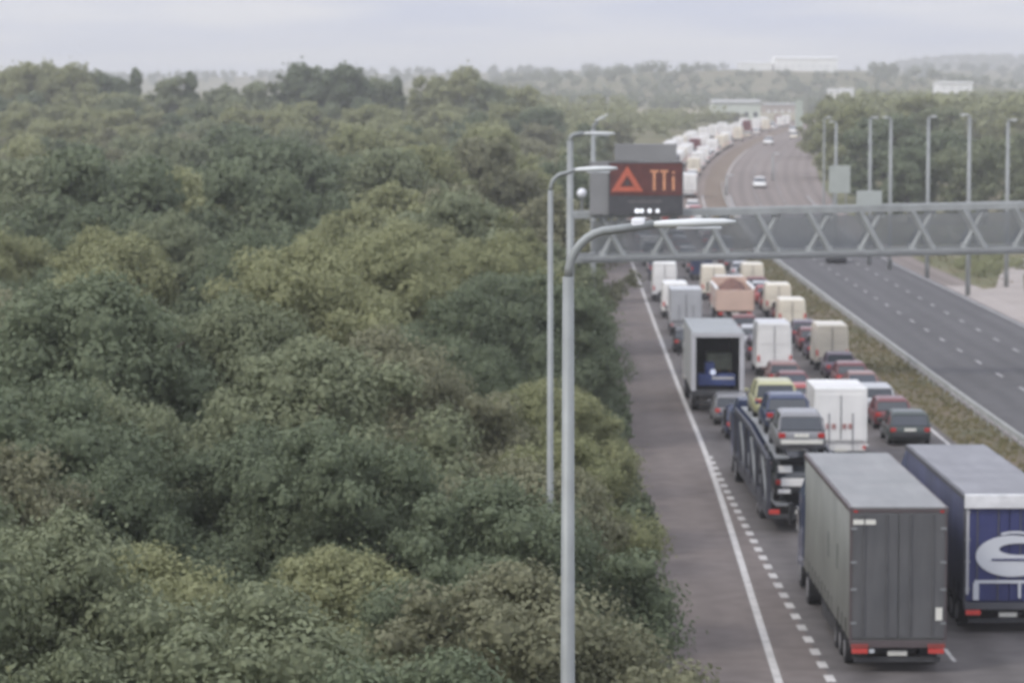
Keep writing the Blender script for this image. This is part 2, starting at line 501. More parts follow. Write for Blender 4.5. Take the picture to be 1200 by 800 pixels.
# crown meshes at three levels of leaf size, one material each kind
LOD = {'near': (120, 76000, 0.14, 4), 'mid': (80, 17000, 0.26, 4), 'far': (46, 6000, 0.44, 4)}
CROWN = {}
for lod, (nc, nl, lf, nv) in LOD.items():
    for v in range(nv):
        cone = (v == 3)
        rad = [4.3, 3.8, 4.6, 2.4][v]
        seed = 100 + v * 7 + {'near': 0, 'mid': 50, 'far': 90}[lod]
        pts, dirs = crown_points(10, rad, nc, int(nl * (0.6 if cone else 1)), seed, cone)
        q = np.concatenate([leaf_cloud(pts, None, dirs, lf, seed + 1), CORE])
        tm = trunk_mesh(10, rad, seed)
        for kind, lm in LEAF.items():
            CROWN[(lod, v, kind)] = (mesh_quads('crown', q, lm), tm)

def add_tree(x, d, h, lod, v, kind, label, group, wide=1.0):
    z = G(x, d) - 0.1
    o = empty('woodland_tree', (x, d, z), rng.uniform(0, 6.28))
    s = h / 10.0
    o.scale = (s * wide, s * wide, s)
    tag(o, label, 'tree', group)
    cm, tm = CROWN[(lod, v, kind)]
    for nm, me in (('crown', cm), ('trunk', tm)):
        c = bpy.data.objects.new(nm, me); col.objects.link(c); c.parent = o
    return o

KL = {'grey green': 'greyish', 'olive': 'olive', 'dark green': 'dark green', 'brownish': 'brownish'}
def noise2(x, y):
    return 0.5 + 0.25 * (math.sin(x * 1.0 + 1.3 * y + 0.5) + math.sin(-0.8 * x + 0.9 * y + 2.1))
PATCH = [(300, 320, 260, 75, 'olive'), (90, 120, 120, 60, 'olive'), (480, 130, 120, 45, 'olive'), (60, 480, 80, 60, 'brownish'), (380, 730, 170, 70, 'olive'), (620, 720, 70, 80, 'olive'),
         (310, 210, 90, 50, 'dark green'), (260, 600, 130, 80, 'dark green'), (120, 250, 80, 45, 'dark green'), (540, 400, 100, 60, 'dark green'), (120, 740, 120, 60, 'grey green'), (470, 520, 90, 60, 'brownish'),
         (720, 620, 80, 160, 'dark green'), (200, 440, 100, 50, 'grey green')]
def kind_at(x, d, h):
    s = F / d
    px, py = 600 + x * s, 130 + (15 - G(x, d) - h * 0.75) * s
    best, bk = 1.15, None
    for a, b, ra, rb, k in PATCH:
        q = math.hypot((px - a) / ra, (py - b) / rb)
        if q < best: best, bk = q, k
    if bk and rng.random() < 0.8: return bk
    return rng.choice(['grey green', 'grey green', 'brownish', 'dark green', 'olive'])

n_tree = 0
places = []
def scatter(d0, d1, sp, hmin, hmax, lod, zone, xr, group):
    global n_tree
    d = d0
    row = 0
    while d < d1:
        x0 = -0.167 * d - 5
        x1 = xr(d)
        x = x0 + (sp * 0.5 if row % 2 else 0)
        while x < x1 + sp * 0.4:
            px = min(x + rng.uniform(-.3, .3) * sp, x1)
            pd = d + rng.uniform(-.3, .3) * sp
            v = rng.choice([0, 0, 1, 1, 2, 2])
            h = rng.uniform(hmin, hmax)
            k = kind_at(px, pd, h)
            if 100 < pd < 172 and px / pd * F > 20: h = rng.uniform(4.6, 6.2)
            if px > x1 - 4: h *= 0.8 if pd < 100 or pd > 172 else 1
            if rng.random() < 0.05 and pd > 86: v = 3
            lab = '%s tree in the wood %s' % (KL[k], zone)
            add_tree(px, pd, h, lod, v, k, lab, group + ', ' + KL[k], rng.uniform(0.85, 1.15))
            n_tree += 1
            x += sp
        d += sp * 0.9
        row += 1
edge = lambda d: SL(d) - 3.3 - (2.9 if d < 110 else 3.5) if d < 200 else M(d) - 3.3 - 4.0
scatter(47, 84, 5.4, 5.2, 8.8, 'near', 'nearest the camera beside the tall lamp post', edge, 'trees of the near wood')
scatter(86, 165, 7.0, 6.6, 10.6, 'near', 'behind the nearest crowns, before the gantry', edge, 'trees of the middle wood')
scatter(168, 330, 9.8, 8.8, 13.4, 'mid', 'beyond the gantry leg below the skyline', edge, 'trees of the deeper wood')
scatter(340, 560, 15.0, 8.5, 11.0, 'far', 'just below the skyline left of the message sign', edge, 'trees of the far wood')
# skyline trees, placed where single crowns stand out against the sky
SKY = [(8, 76, 'olive', 0, 'leftmost'), (40, 70, 'olive', 2, 'second from left'), (78, 72, 'olive', 0, 'third from left'), (108, 76, 'grey green', 1, 'fourth from left'),
       (132, 82, 'dark green', 1, ''), (160, 76, 'dark green', 3, 'pointed'), (202, 84, 'grey green', 1, ''), (224, 80, 'dark green', 3, 'pointed'),
       (262, 98, 'grey green', 2, ''), (300, 90, 'grey green', 1, ''), (350, 72, 'dark green', 0, 'domed'), (400, 73, 'dark green', 2, 'broad domed'),
       (436, 84, 'grey green', 1, ''), (466, 86, 'dark green', 3, 'small'), (505, 84, 'olive', 1, ''), (540, 76, 'olive', 0, 'rounded'), (572, 88, 'grey green', 1, ''), (606, 98, 'olive', 2, '')]
nw = ['first', 'second', 'third', 'fourth', 'fifth', 'sixth', 'seventh', 'eighth', 'ninth', 'tenth', 'eleventh', 'twelfth', 'thirteenth', 'fourteenth', 'fifteenth', 'sixteenth', 'seventeenth', 'eighteenth']
for i, (px, py, k, v, wd) in enumerate(SKY):
    d = 590 + rng.uniform(-12, 12)
    s = F / d
    x = (px - 600) / s
    top = CAM_H + (130 - py) / s
    h = top - G(x, d)
    add_tree(x, d, h, 'far', v, k, '%s%s skyline tree, %s from left' % (wd + ' ' if wd not in ('', 'leftmost') and 'from' not in wd else '', KL[k], nw[i]), 'skyline trees of the wood', 0.95 if v != 3 else 0.8)
# right-hand woodland behind the lamp columns
RT = 0
for row, (d0, hh, sp) in enumerate([(372, 9.5, 11), (420, 11, 12), (480, 11, 14), (560, 10.5, 17)]):
    x = M(d0) + 32 + row * 0.5
    while x < 0.167 * d0 + 12:
        k = rng.choice(['dark green', 'dark green', 'grey green', 'dark green', 'grey green'] if row < 2 else ['olive', 'grey green', 'olive', 'brownish'])
        add_tree(x + rng.uniform(-3, 3), d0 + rng.uniform(-8, 8), hh * rng.uniform(0.85, 1.15), 'far' if row > 0 else 'mid', rng.choice([0, 1, 2]), k,
                 '%s tree %s in the wood behind the right lamp columns' % (KL[k], ['nearest the road', 'just behind the front row', 'third back', 'furthest back'][row]), 'trees right of the motorway, ' + KL[k] + str(row), 1.15)
        x += sp; RT += 1
print('TREES', n_tree, RT)

# distant woodland: nobody could count it
def far_wood(name, spots, m, leaf, per, label):
    allv = []
    base, dirs = crown_points(10, 5.2, 16, per, 991)
    q0 = leaf_cloud(base, None, dirs, leaf, 77)
    for (x, d, h) in spots:
        a = rng.uniform(0, 6.28); c, s_ = math.cos(a), math.sin(a); s = h / 10.0
        rot = np.array([[c, -s_, 0], [s_, c, 0], [0, 0, 1]])
        allv.append((q0 * s) @ rot.T + np.array([x, d, G(x, d) - 0.3]))
    me = mesh_quads(name, np.concatenate(allv), m)
    o = bpy.data.objects.new(name, me); col.objects.link(o)
    return tag(o, label, 'woodland', kind='stuff')
def spots(d0, d1, n, x0, x1, h0, h1, keep=None):
    o = []
    while len(o) < n:
        d = rng.uniform(d0, d1); s = F / d
        px = rng.uniform(x0, x1); x = (px - 600) / s
        if keep and not keep(x, d): continue
        o.append((x, d, rng.uniform(h0, h1)))
    return o
far_wood('woodland', spots(620, 1000, 240, -30, 740, 6, 8.5, lambda x, d: x < M(d) - 14) + spots(560, 940, 70, 660, 860, 4, 6.5, lambda x, d: M(d) - 60 < x < M(d) - 9), LEAF['olive'], 1.3, 260, 'olive distant woodland climbing to the left of the far queue')
far_wood('woodland', spots(620, 1500, 240, 930, 1230, 8, 11, lambda x, d: x > M(min(d, 1240)) + 31), LEAF['olive'], 1.5, 240, 'olive distant woodland right of the far bend')
far_wood('woodland', spots(1250, 2100, 330, 580, 1230, 5, 8, lambda x, d: d < 1700 or not 840 < 600 + x * F / d < 1010) + spots(1500, 1760, 170, 760, 1080, 3.5, 5), LEAF['grey green'], 2.0, 160, 'hazy grey-green woodland beyond the bend')
far_wood('woodland', spots(2650, 3050, 200, -20, 560, 5, 8) + spots(2100, 2950, 420, 540, 1250, 6, 9, lambda x, d: d < 2700 or not 850 < 600 + x * F / d < 1000), LEAF['dark green'], 3.2, 90, 'blue-grey woodland on the long far ridge')
far_wood('woodland', spots(3900, 4330, 420, 940, 1260, 5, 8), LEAF['dark green'], 5, 70, 'faint woodland along the highest ridge')

far_wood('hedge', [((px - 600) * 1004 / F, 1004 + rng.uniform(-3, 3), 3.2) for px in np.linspace(758, 872, 46)], LEAF['brownish'], 1.6, 120, 'brown hedge below the pale warehouse beyond the queue')
o = bpy.data.objects.new('grass', mesh_quads('grass', TUFT, mat('rough dry grass', (0.14, 0.135, 0.065), 0.9, 0, 0, 0.8, 0.1, (0.22, 0.19, 0.11)))); col.objects.link(o)
tag(o, 'rough dry grass tufts along the central reserve and verge', 'grass', kind='stuff')
# roadside undergrowth at the feet of the wood edge
und = []
bp, bd = crown_points(10, 6.0, 20, 900, 431)
q0 = leaf_cloud(bp, None, bd, 0.9, 78)
for i in range(150):
    d = 50 + 290 * (i / 150.0) + rng.uniform(-2, 2)
    x = edge(d) + 1.9 + rng.uniform(-1.5, 0.5)
    s = rng.uniform(0.14, 0.27)
    und.append(q0 * s + np.array([x, d, G(x, d) - 0.2]))
o = bpy.data.objects.new('undergrowth', mesh_quads('undergrowth', np.concatenate(und), LEAF['dark green'])); col.objects.link(o)
tag(o, 'dark green undergrowth along the hard shoulder below the trees', 'undergrowth', kind='stuff')
und = []
for i in range(110):
    d = rng.uniform(262, 370); x = M(d) + rng.uniform(30.5, 60)
    if 225 < d < 300 and abs(x - (45.5 + (d - 262) * 0.41)) < 9: continue
    und.append(q0 * rng.uniform(0.06, 0.15) + np.array([x, d, G(x, d) - 0.2]))
o = bpy.data.objects.new('undergrowth', mesh_quads('undergrowth', np.concatenate(und), LEAF['olive'])); col.objects.link(o)
tag(o, 'low olive scrub on the grass bank beside the right slip road', 'undergrowth', kind='stuff')

# ------------------------------------------------------------------ distant buildings
white_b = mat('white cladding', (0.90, 0.90, 0.87), 0.6, 0, 0.03, 0.2)
pale_b = mat('pale green grey cladding', (0.58, 0.62, 0.54), 0.7, 0, 0.05, 0.2)
roof_b = mat('grey sheet roof', (0.45, 0.45, 0.43), 0.7, 0, 0.05, 0.2)
dark_w = mat('dark window', (0.05, 0.055, 0.06), 0.3, 0, 0.05, 1)
def warehouse(px0, px1, py0, py1, d, wall, label, depth=25, bays=9, roof_m=None, name='warehouse'):
    s = F / d
    x0, x1 = (px0 - 600) / s, (px1 - 600) / s
    z1 = CAM_H + (130 - py0) / s; z0 = CAM_H + (130 - py1) / s
    w_ = x1 - x0; h = z1 - z0
    o = empty(name, ((x0 + x1) / 2, d, z0))
    tag(o, label, 'building')
    MB().box(0, depth/2, h*0.41 - 2, w_, depth, h*0.82 + 4).build('wall', wall, o)
    rb = MB()
    rb.loft([[Vector((-w_/2 - .4, y, h*0.82)), Vector((w_/2 + .4, y, h*0.82)), Vector((w_/2 + .4, y, h*0.82 + h*0.18*t)), Vector((-w_/2 - .4, y, h*0.82 + h*0.18*t))] for y, t in ((-.5, .4), (depth/2, 1), (depth + .5, .4))])
    rb.build('roof', roof_m or white_b, o)
    for i in range(bays):
        cx = -w_/2 + w_ * (i + 0.5) / bays
        MB().box(cx, -0.06, h*0.2, w_/bays*0.4, 0.12, h*0.28).build('window', dark_w if d < 1030 else mat('off white shutter', (0.72, 0.72, 0.70), 0.6), o)
    return o
warehouse(908, 980, 67, 81, 1800, white_b, 'long bright white warehouse on the skyline above the far bend', 30)
warehouse(867, 903, 73, 83, 1810, white_b, 'shorter white shed left of the long skyline warehouse', 25, 4)
warehouse(1099, 1138, 96, 105, 1050, white_b, 'white flat building among olive trees at upper right', 15, 4)
warehouse(984, 999, 104, 112, 1450, white_b, 'small white house right of its smaller pale neighbour', 8, 2)
warehouse(970, 981, 104, 109, 1460, white_b, 'smallest pale shed left of the small white house', 8, 2)
warehouse(836, 890, 117, 139, 1014, pale_b, 'pale green-grey warehouse directly above the far queue', 20, 5, roof_b)
warehouse(896, 936, 121, 133, 1262, mat('pale pink render', (0.42, 0.36, 0.31), 0.8), 'pale pinkish low building right of the green-grey warehouse', 20, 5, roof_b)

# dry field behind the far bend, with a brown hedge
fb = MB(); vs = []; fs = []
for i in range(13):
    for k, d in enumerate((1012, 1060, 1110, 1165)):
        px = 745 + i * 16
        x = (px - 600) * d / F
        vs.append((x, d, G(x, d) + 0.25 + 0.010*(d - 1010)))
for i in range(12):
    for k in range(3): fs.append((i*4 + k, (i+1)*4 + k, (i+1)*4 + k + 1, i*4 + k + 1))
fb.add(vs, fs)
tag(fb.build('dry_field', mat('dry stubble', (0.26, 0.23, 0.15), 0.95, 0, 0.12, 0.05)), kind='structure')

# ------------------------------------------------------------------ lamp posts
galv = mat('galvanised steel', (0.29, 0.305, 0.295), 0.55, 0.25, 0.08, 1.5)
galv_d = mat('weathered steel', (0.27, 0.28, 0.28), 0.6, 0.2, 0.1, 1.5)
lampw = mat('pale lantern housing', (0.62, 0.64, 0.62), 0.5, 0, 0.03, 2)
glassw = mat('lantern glass', (0.55, 0.57, 0.58), 0.15, 0, 0.03, 2)
dome = mat('bright photocell', (0.85, 0.86, 0.88), 0.3, 0, 0.02, 2)
def lamp_post(px, ytop, d, label, reach=2.4, r=0.13, curve=0.55, head=1.15, group=None, lean=0.0, side=1, dz=0.0):
    s = F / d
    x = (px - 600) / s
    base = G(x, d)
    top = CAM_H + (130 - ytop) / s
    o = empty('street_lamp', (x, d, base))
    tag(o, label, 'street lamp', group)
    H = top - base
    b = MB()
    b.path([(0, 0, -0.3), (0, 0, H*0.25), (0, 0, H - curve*1.25)], [r*1.25, r*1.12, r*0.8], 12)
    b.build('pole', galv, o, smooth=True)
    MB().box(0, -r*1.25, 1.1, 0.16, 0.06, 0.6).build('access_door', galv_d, o)
    a = MB(); pts = []
    for i in range(9):
        t = i / 8 * math.pi / 2
        pts.append((side * curve*(1 - math.cos(t)), 0, H - curve*1.25 + curve*1.1*math.sin(t)))
    hx = reach - head
    pts.append((side * hx, 0, H - curve*0.15 + 0.05 + lean*hx))
    a.path(pts, r*0.62, 10); a.build('arm', galv, o, smooth=True)
    z = H - curve*0.15 + 0.05 + lean*hx
    hd = MB(); rings = []
    for t, ww, hh in ((0, .08, .045), (.12, .13, .06), (.5, .15, .07), (.85, .12, .055), (1, .05, .025)):
        rings.append([Vector((side*(hx + head*t), ww*math.cos(q), z + lean*head*t + hh*math.sin(q))) for q in [2*math.pi*k/10 for k in range(10)]])
    hd.loft(rings); h = hd.build('lantern', lampw, o, smooth=True)
    g = MB(); g.box(side*(hx + head*0.55), 0, z - 0.065 + lean*head*0.5, head*0.55, 0.22, 0.05); g.build('lantern_glass', glassw, h, bevel=0.02)
    return o, H, z
lp, H, z = lamp_post(666, 262, 45, 'nearest tall galvanised lamp post rising from the bottom edge of the view', 2.45, 0.105, 0.62, 1.2, lean=0.03)
MB().box(1.02, 0, z + 0.02, 0.20, 0.12, 0.14).build('photocell', dome, lp, bevel=0.04)
lamp_post(645, 200, 69, 'slim lamp post just left of the nearest one, its base lost in trees', 1.5, 0.075, 0.35, 0.95, lean=0.04)
lamp_post(668, 157, 116, 'lamp post beside the gantry leg, its lantern above the truss', 1.7, 0.145, 0.2, 1.2)
lamp_post(695, 143, 186, 'faint lamp post left of the message sign', 0.9, 0.16, 0.3, 0.8, lean=0.5)
rl = [(965, 138, 345), (979, 143, 335), (1019, 138, 300), (1043, 138, 292), (1087, 137, 276), (1135, 135, 250), (1180, 141, 262)]
ord_ = ['first', 'second', 'third', 'fourth', 'fifth', 'sixth', 'seventh']
for i, (px, yt, d) in enumerate(rl):
    lamp_post(px, yt, d, '%s tall lamp column from the left in the row right of the motorway' % ord_[i], 0.8, 0.17 if i not in (0,) else 0.1, 0.15, 0.6, 'lamp columns along the right slip road', side=-1 if i % 2 else 1)
lamp_post(851, 205, 430, 'short thin lamp column on the central reserve beyond the gantry', 1.0, 0.13, 0.2, 0.8)
lamp_post(905, 180, 470, 'thin lamp column beyond the gantry beside the far opposite lanes', 1.0, 0.13, 0.2, 0.8)

# ------------------------------------------------------------------ gantry
GD = 171.0; GS = F / GD
def gx(px): return (px - 600) / GS
def gz(py): return CAM_H + (130 - py) / GS
x0, x1 = gx(669), gx(600 + 760)
zb0, zt0 = gz(304), gz(252)          # left end of the truss, bottom and top chord
rise = 0.55 / (gx(1200) - x0)
gt = empty('gantry', (0, GD, 0))
tag(gt, 'grey steel lattice sign gantry spanning both carriageways over the queue', 'gantry')
gm_ = mat('gantry grey paint', (0.33, 0.345, 0.335), 0.6, 0.1, 0.07, 0.8)
def gzr(x, z): return z + rise * (x - x0)
for nm, z in (('top_chord', zt0), ('bottom_chord', zb0)):
    for y in (0, 1.6):
        b = MB()
        b.add([(x, y + dy, gzr(x, z) + dz) for x in (x0, x1) for dy, dz in ((-.17, -.2), (.17, -.2), (.17, .2), (-.17, .2))],
              [(0, 1, 2, 3), (4, 7, 6, 5), (0, 4, 5, 1), (1, 5, 6, 2), (2, 6, 7, 3), (3, 7, 4, 0)])
        b.build(nm, gm_, gt, bevel=0.03)
pitch = 60.5 / GS
i = 0
x = x0 + 0.9
while x + 1.4 < x1:
    for y in (0.0, 1.6):
        for s in (-1, 1):
            b = MB()
            c = x + pitch * 0.5
            hw = 0.62
            b.tube((c - s*hw, y + 0.07*s, gzr(c - s*hw, zb0) + 0.1), (c + s*hw, y + 0.07*s, gzr(c + s*hw, zt0) - 0.1), 0.155, n=8)
            b.build('brace', gm_, gt)
        if y == 0.0:
            for zz_ in (gzr(c, zb0) + .30, gzr(c, zt0) - .30):
                for sx in (-1, 1):
                    MB().box(c + sx*.55, -.02, zz_, .42, .03, .34).build('gusset_plate', gm_, gt)
    x += pitch
b = MB()
b.add([(x, y, gzr(x, zb0) + 0.24 + dz) for x in (x0, x1) for y, dz in ((0.2, 0), (1.4, 0), (1.4, .05), (.2, .05))],
      [(0, 1, 2, 3), (4, 7, 6, 5), (0, 4, 5, 1), (1, 5, 6, 2), (2, 6, 7, 3), (3, 7, 4, 0)])
b.build('walkway', galv_d, gt)
# mesh infill on the rear plane of the truss
mesh_m = mat('walkway mesh panel', (0.25, 0.262, 0.265), 0.7, 0.1, 0.05, 0.8)
b = MB()
zz = 0.0
k = 0
while zz < (zt0 - zb0) - 0.75:
    b.add([(x, 1.42 + dy, gzr(x, zb0) + 0.32 + zz + dz) for x in (x0 + 1.2, x1) for dy, dz in ((0, 0), (.03, 0), (.03, .088), (0, .088))],
          [(0, 1, 2, 3), (4, 7, 6, 5), (0, 4, 5, 1), (1, 5, 6, 2), (2, 6, 7, 3), (3, 7, 4, 0)])
    zz += 0.105
b.build('mesh_panel', mesh_m, gt)
MB().add([(x, -.30 + dy, gzr(x, zb0) + dz) for x in (x0 + .5, x1) for dy, dz in ((0, -.05), (.06, -.05), (.06, .12), (0, .12))], [(0, 1, 2, 3), (4, 7, 6, 5), (0, 4, 5, 1), (1, 5, 6, 2), (2, 6, 7, 3), (3, 7, 4, 0)]).build('cable_tray', galv_d, gt)
for sx, xx in ((1, x0), (-1, x1)):
    lg = MB()
    for y in (0, 1.6):
        lg.box(xx, y, (gzr(xx, zt0) - 0.3) / 2, 0.36, 0.34, gzr(xx, zt0) + 0.3)
    k = 0.6
    while k < zb0 - 1:
        lg.tube((xx, 0, k), (xx, 1.6, k + 1.1), 0.06, n=6); lg.tube((xx, 1.6, k + 1.1), (xx, 0, k + 2.2), 0.06, n=6); k += 2.2
    lg.build('leg', gm_, gt)

# message sign on the gantry
sg = empty('message_sign', (gx(756), GD - 0.9, gz(251)))
tag(sg, 'large dark message sign with red warning triangle standing on the gantry', 'sign')
W = 88 / GS; Hh = 62 / GS
housing = mat('sign housing grey', (0.25, 0.25, 0.245), 0.6, 0, 0.06, 0.7)
MB().box(-0.5, 0.62, Hh*0.5, W + 1.0, 0.5, Hh).build('housing', housing, sg, bevel=0.03)
MB().box(0.0, 0.62, Hh + 0.5, W*0.82, 0.5, 0.96).build('hood', housing, sg, bevel=0.04)
blk = mat('sign black face', (0.075, 0.075, 0.078), 0.5, 0, 0.1, 3)
dsp = MB().box(0, 0.33, Hh*0.5, W - 0.06, 0.08, Hh - 0.04).build('display_face', blk, sg, bevel=0.01)
redp = mat('dim red display area', (0.125, 0.045, 0.040), 0.6, 0, 0.15, 2)
MB().box(0.02, 0.275, Hh*0.665, W - 0.2, 0.03, Hh*0.60).build('display_panel', redp, sg)
tri_m = mat('lit red triangle', (0.47, 0.12, 0.07), 0.5, 0, 0.12, 6, emit=0.10)
cx, cz, rr = -W*0.245, Hh*0.60, 0.95
tb = MB()
ang = [math.pi/2, math.pi/2 + 2*math.pi/3, math.pi/2 + 4*math.pi/3]
outer = [(cx + rr*math.cos(a)*1.08, cz + rr*math.sin(a)) for a in ang]
inner = [(cx + rr*0.45*math.cos(a)*1.08, cz + rr*0.45*math.sin(a)) for a in ang]
vv = [(p[0], 0.235, p[1]) for p in outer] + [(p[0], 0.235, p[1]) for p in inner] + [(p[0], 0.262, p[1]) for p in outer] + [(p[0], 0.262, p[1]) for p in inner]
ff = []
for i in range(3):
    j = (i+1) % 3
    ff += [(i, j, 3+j, 3+i), (6+i, 9+i, 9+j, 6+j), (i, 6+i, 6+j, j), (3+i, 3+j, 9+j, 9+i)]
tb.add(vv, ff); tb.build('warning_triangle', tri_m, sg)
MB().box(cx, 0.25, cz - 0.02, 0.16, 0.02, 0.22).build('triangle_symbol', blk, sg)
amb = mat('lit amber letters', (0.60, 0.29, 0.16), 0.5, 0, 0.12, 6, emit=0.16)
def letters(parent):
    b = MB(); y = 0.25
    zt = Hh*0.84; zb = Hh*0.46; x = W*0.055
    for k in range(2):
        b.box(x + 0.24, y, zt - 0.06, 0.44, 0.025, 0.12); b.box(x + 0.24, y, (zt + zb)/2 - 0.05, 0.14, 0.025, zt - zb - 0.12)
        x += 0.55
    b.box(x + 0.20, y, (zt - 0.35 + zb)/2, 0.14, 0.025, zt - 0.35 - zb); b.box(x + 0.20, y, zt - 0.14, 0.14, 0.025, 0.12)
    b.build('lettering', amb, parent)
letters(sg)
MB().box(-0.05, 0.28, Hh*0.25, 1.9, 0.02, 0.14).build('dim_text_line', mat('unlit text row', (0.14, 0.13, 0.13), 0.6), sg)
bulb = mat('white beacon', (0.95, 0.97, 1.0), 0.3, 0, 0.01, 1, emit=0.7)
for xx, r_ in ((-0.48, .13), (-0.22, .12), (0.22, .12), (0.66, .11)):
    MB().tube((xx, 0.22, 0.22), (xx, 0.30, 0.22), r_, n=10).build('beacon', bulb, sg)
for xx in (-W*0.45, W*0.4):
    MB().box(xx, 0.75, -0.35, 0.14, 0.14, 0.9).build('bracket', galv_d, sg)
# dome camera and small cabinets on the gantry
cc = empty('dome_camera', (gx(682), GD + 0.3, gz(252)))
tag(cc, 'white dome traffic camera on a short post at the gantry end', 'camera')
MB().tube((0, 0, 0), (0, 0, 0.95), 0.06).build('post', galv_d, cc)
rings = [[Vector((0.27*math.cos(t)*math.cos(q), 0.27*math.cos(t)*math.sin(q), 1.22 + 0.27*math.sin(t))) for q in [2*math.pi*k/12 for k in range(12)]] for t in (-1.2, -.8, -.3, 0, .3, .8, 1.25, 1.5)]
MB().loft(rings).build('dome', dome, cc, smooth=True)
sp = empty('small_sign', (gx(1018), GD - 0.1, gz(243)))
tag(sp, 'small pale blank panel standing on the gantry top chord', 'sign')
MB().box(0, 0, 0.47, 1.42, 0.12, 0.94).build('panel', mat('pale aluminium sheet', (0.42, 0.45, 0.42), 0.6, 0, 0.04, 1), sp, bevel=0.03)
for s in (-.5, .5): MB().box(s, 0.12, 0.35, 0.08, 0.08, 0.9).build('post', galv_d, sp)
def road_sign(px0, px1, py0, py1, d, label, m):
    s = F / d; x = ((px0 + px1)/2 - 600) / s; g = G(x, d)
    w_ = (px1 - px0)/s; zt = CAM_H + (130 - py0)/s; zb = CAM_H + (130 - py1)/s
    zb = max(zb, g + 0.3)
    o = empty('road_sign', (x, d, g)); tag(o, label, 'sign')
    MB().box(0, 0, (zt + zb)/2 - g, w_, 0.1, zt - zb).build('panel', m, o, bevel=0.03)
    for q in (-.3, .3): MB().tube((w_*q, 0.12, 0), (w_*q, 0.12, zt - g - 0.1), 0.07).build('post', galv_d, o)
road_sign(971, 996, 194, 226, 330, 'pale blank back of a road sign below the first lamp columns', mat('pale sign back', (0.40, 0.43, 0.39), 0.6, 0, 0.05, 1))
road_sign(931, 940, 118, 158, 835, 'tall narrow pale sign on the reserve at the far bend', mat('pale green sign back', (0.42, 0.47, 0.39), 0.6, 0, 0.05, 1))

# ------------------------------------------------------------------ vehicles
rubber = mat('tyre rubber', (0.025, 0.025, 0.027), 0.85, 0, 0.1, 5)
rimm = mat('wheel rim', (0.35, 0.35, 0.36), 0.4, 0.6, 0.05, 5)
glass = mat('tinted vehicle glass', (0.035, 0.042, 0.050), 0.08, 0, 0.1, 2, spec=0.8)
tail = mat('tail light red', (0.45, 0.03, 0.025), 0.3, 0, 0.05, 2)
tail_on = mat('brake light lit', (0.42, 0.05, 0.042), 0.3, 0, 0.1, 2, emit=0.28)
plate_w = mat('number plate', (0.75, 0.74, 0.66), 0.5, 0, 0.03, 2)
black_p = mat('black plastic', (0.03, 0.03, 0.032), 0.6, 0, 0.1, 3)
chass = mat('chassis grey', (0.05, 0.05, 0.052), 0.7, 0, 0.2, 2)
def streak(m, scale=(2.2, 2.2, 0.25), amt=0.5, lo=0.72):
    t = m.node_tree; N = t.nodes.new; Lk = t.links.new
    b = t.nodes['Principled BSDF']; src = b.inputs['Base Color'].links[0].from_socket
    c = N('ShaderNodeTexCoord'); mp_ = N('ShaderNodeMapping'); mp_.inputs['Scale'].default_value = scale; Lk(c.outputs['Object'], mp_.inputs[0])
    n_ = N('ShaderNodeTexNoise'); n_.inputs['Scale'].default_value = 1.5; n_.inputs['Detail'].default_value = 8; n_.inputs['Roughness'].default_value = 0.65; Lk(mp_.outputs[0], n_.inputs['Vector'])
    q = N('ShaderNodeMath'); q.operation = 'MULTIPLY_ADD'; q.inputs[1].default_value = amt; q.inputs[2].default_value = lo; Lk(n_.outputs['Fac'], q.inputs[0])
    v = N('ShaderNodeVectorMath'); v.operation = 'SCALE'; Lk(src, v.inputs[0]); Lk(q.outputs[0], v.inputs['Scale']); Lk(v.outputs[0], b.inputs['Base Color'])
    return m
def paintm(name, rgb, rough=0.32, var=0.05):
    return mat(name + ' paint', rgb, rough, 0, var, 0.9, spec=0.5, coat=0.3)
PC = {'white': (0.85, 0.84, 0.80), 'silver': (0.45, 0.46, 0.47), 'black': (0.025, 0.026, 0.028), 'dark green': (0.03, 0.045, 0.038), 'maroon': (0.15, 0.035, 0.035),
      'red': (0.35, 0.05, 0.04), 'dark blue': (0.03, 0.045, 0.10), 'grey': (0.20, 0.20, 0.205), 'pinkish brown': (0.24, 0.135, 0.12), 'cream': (0.74, 0.68, 0.55), 'dark purple': (0.075, 0.05, 0.075), 'pale yellow': (0.45, 0.44, 0.25), 'peach': (0.62, 0.45, 0.36)}
def P_(c): return paintm(c, PC[c])

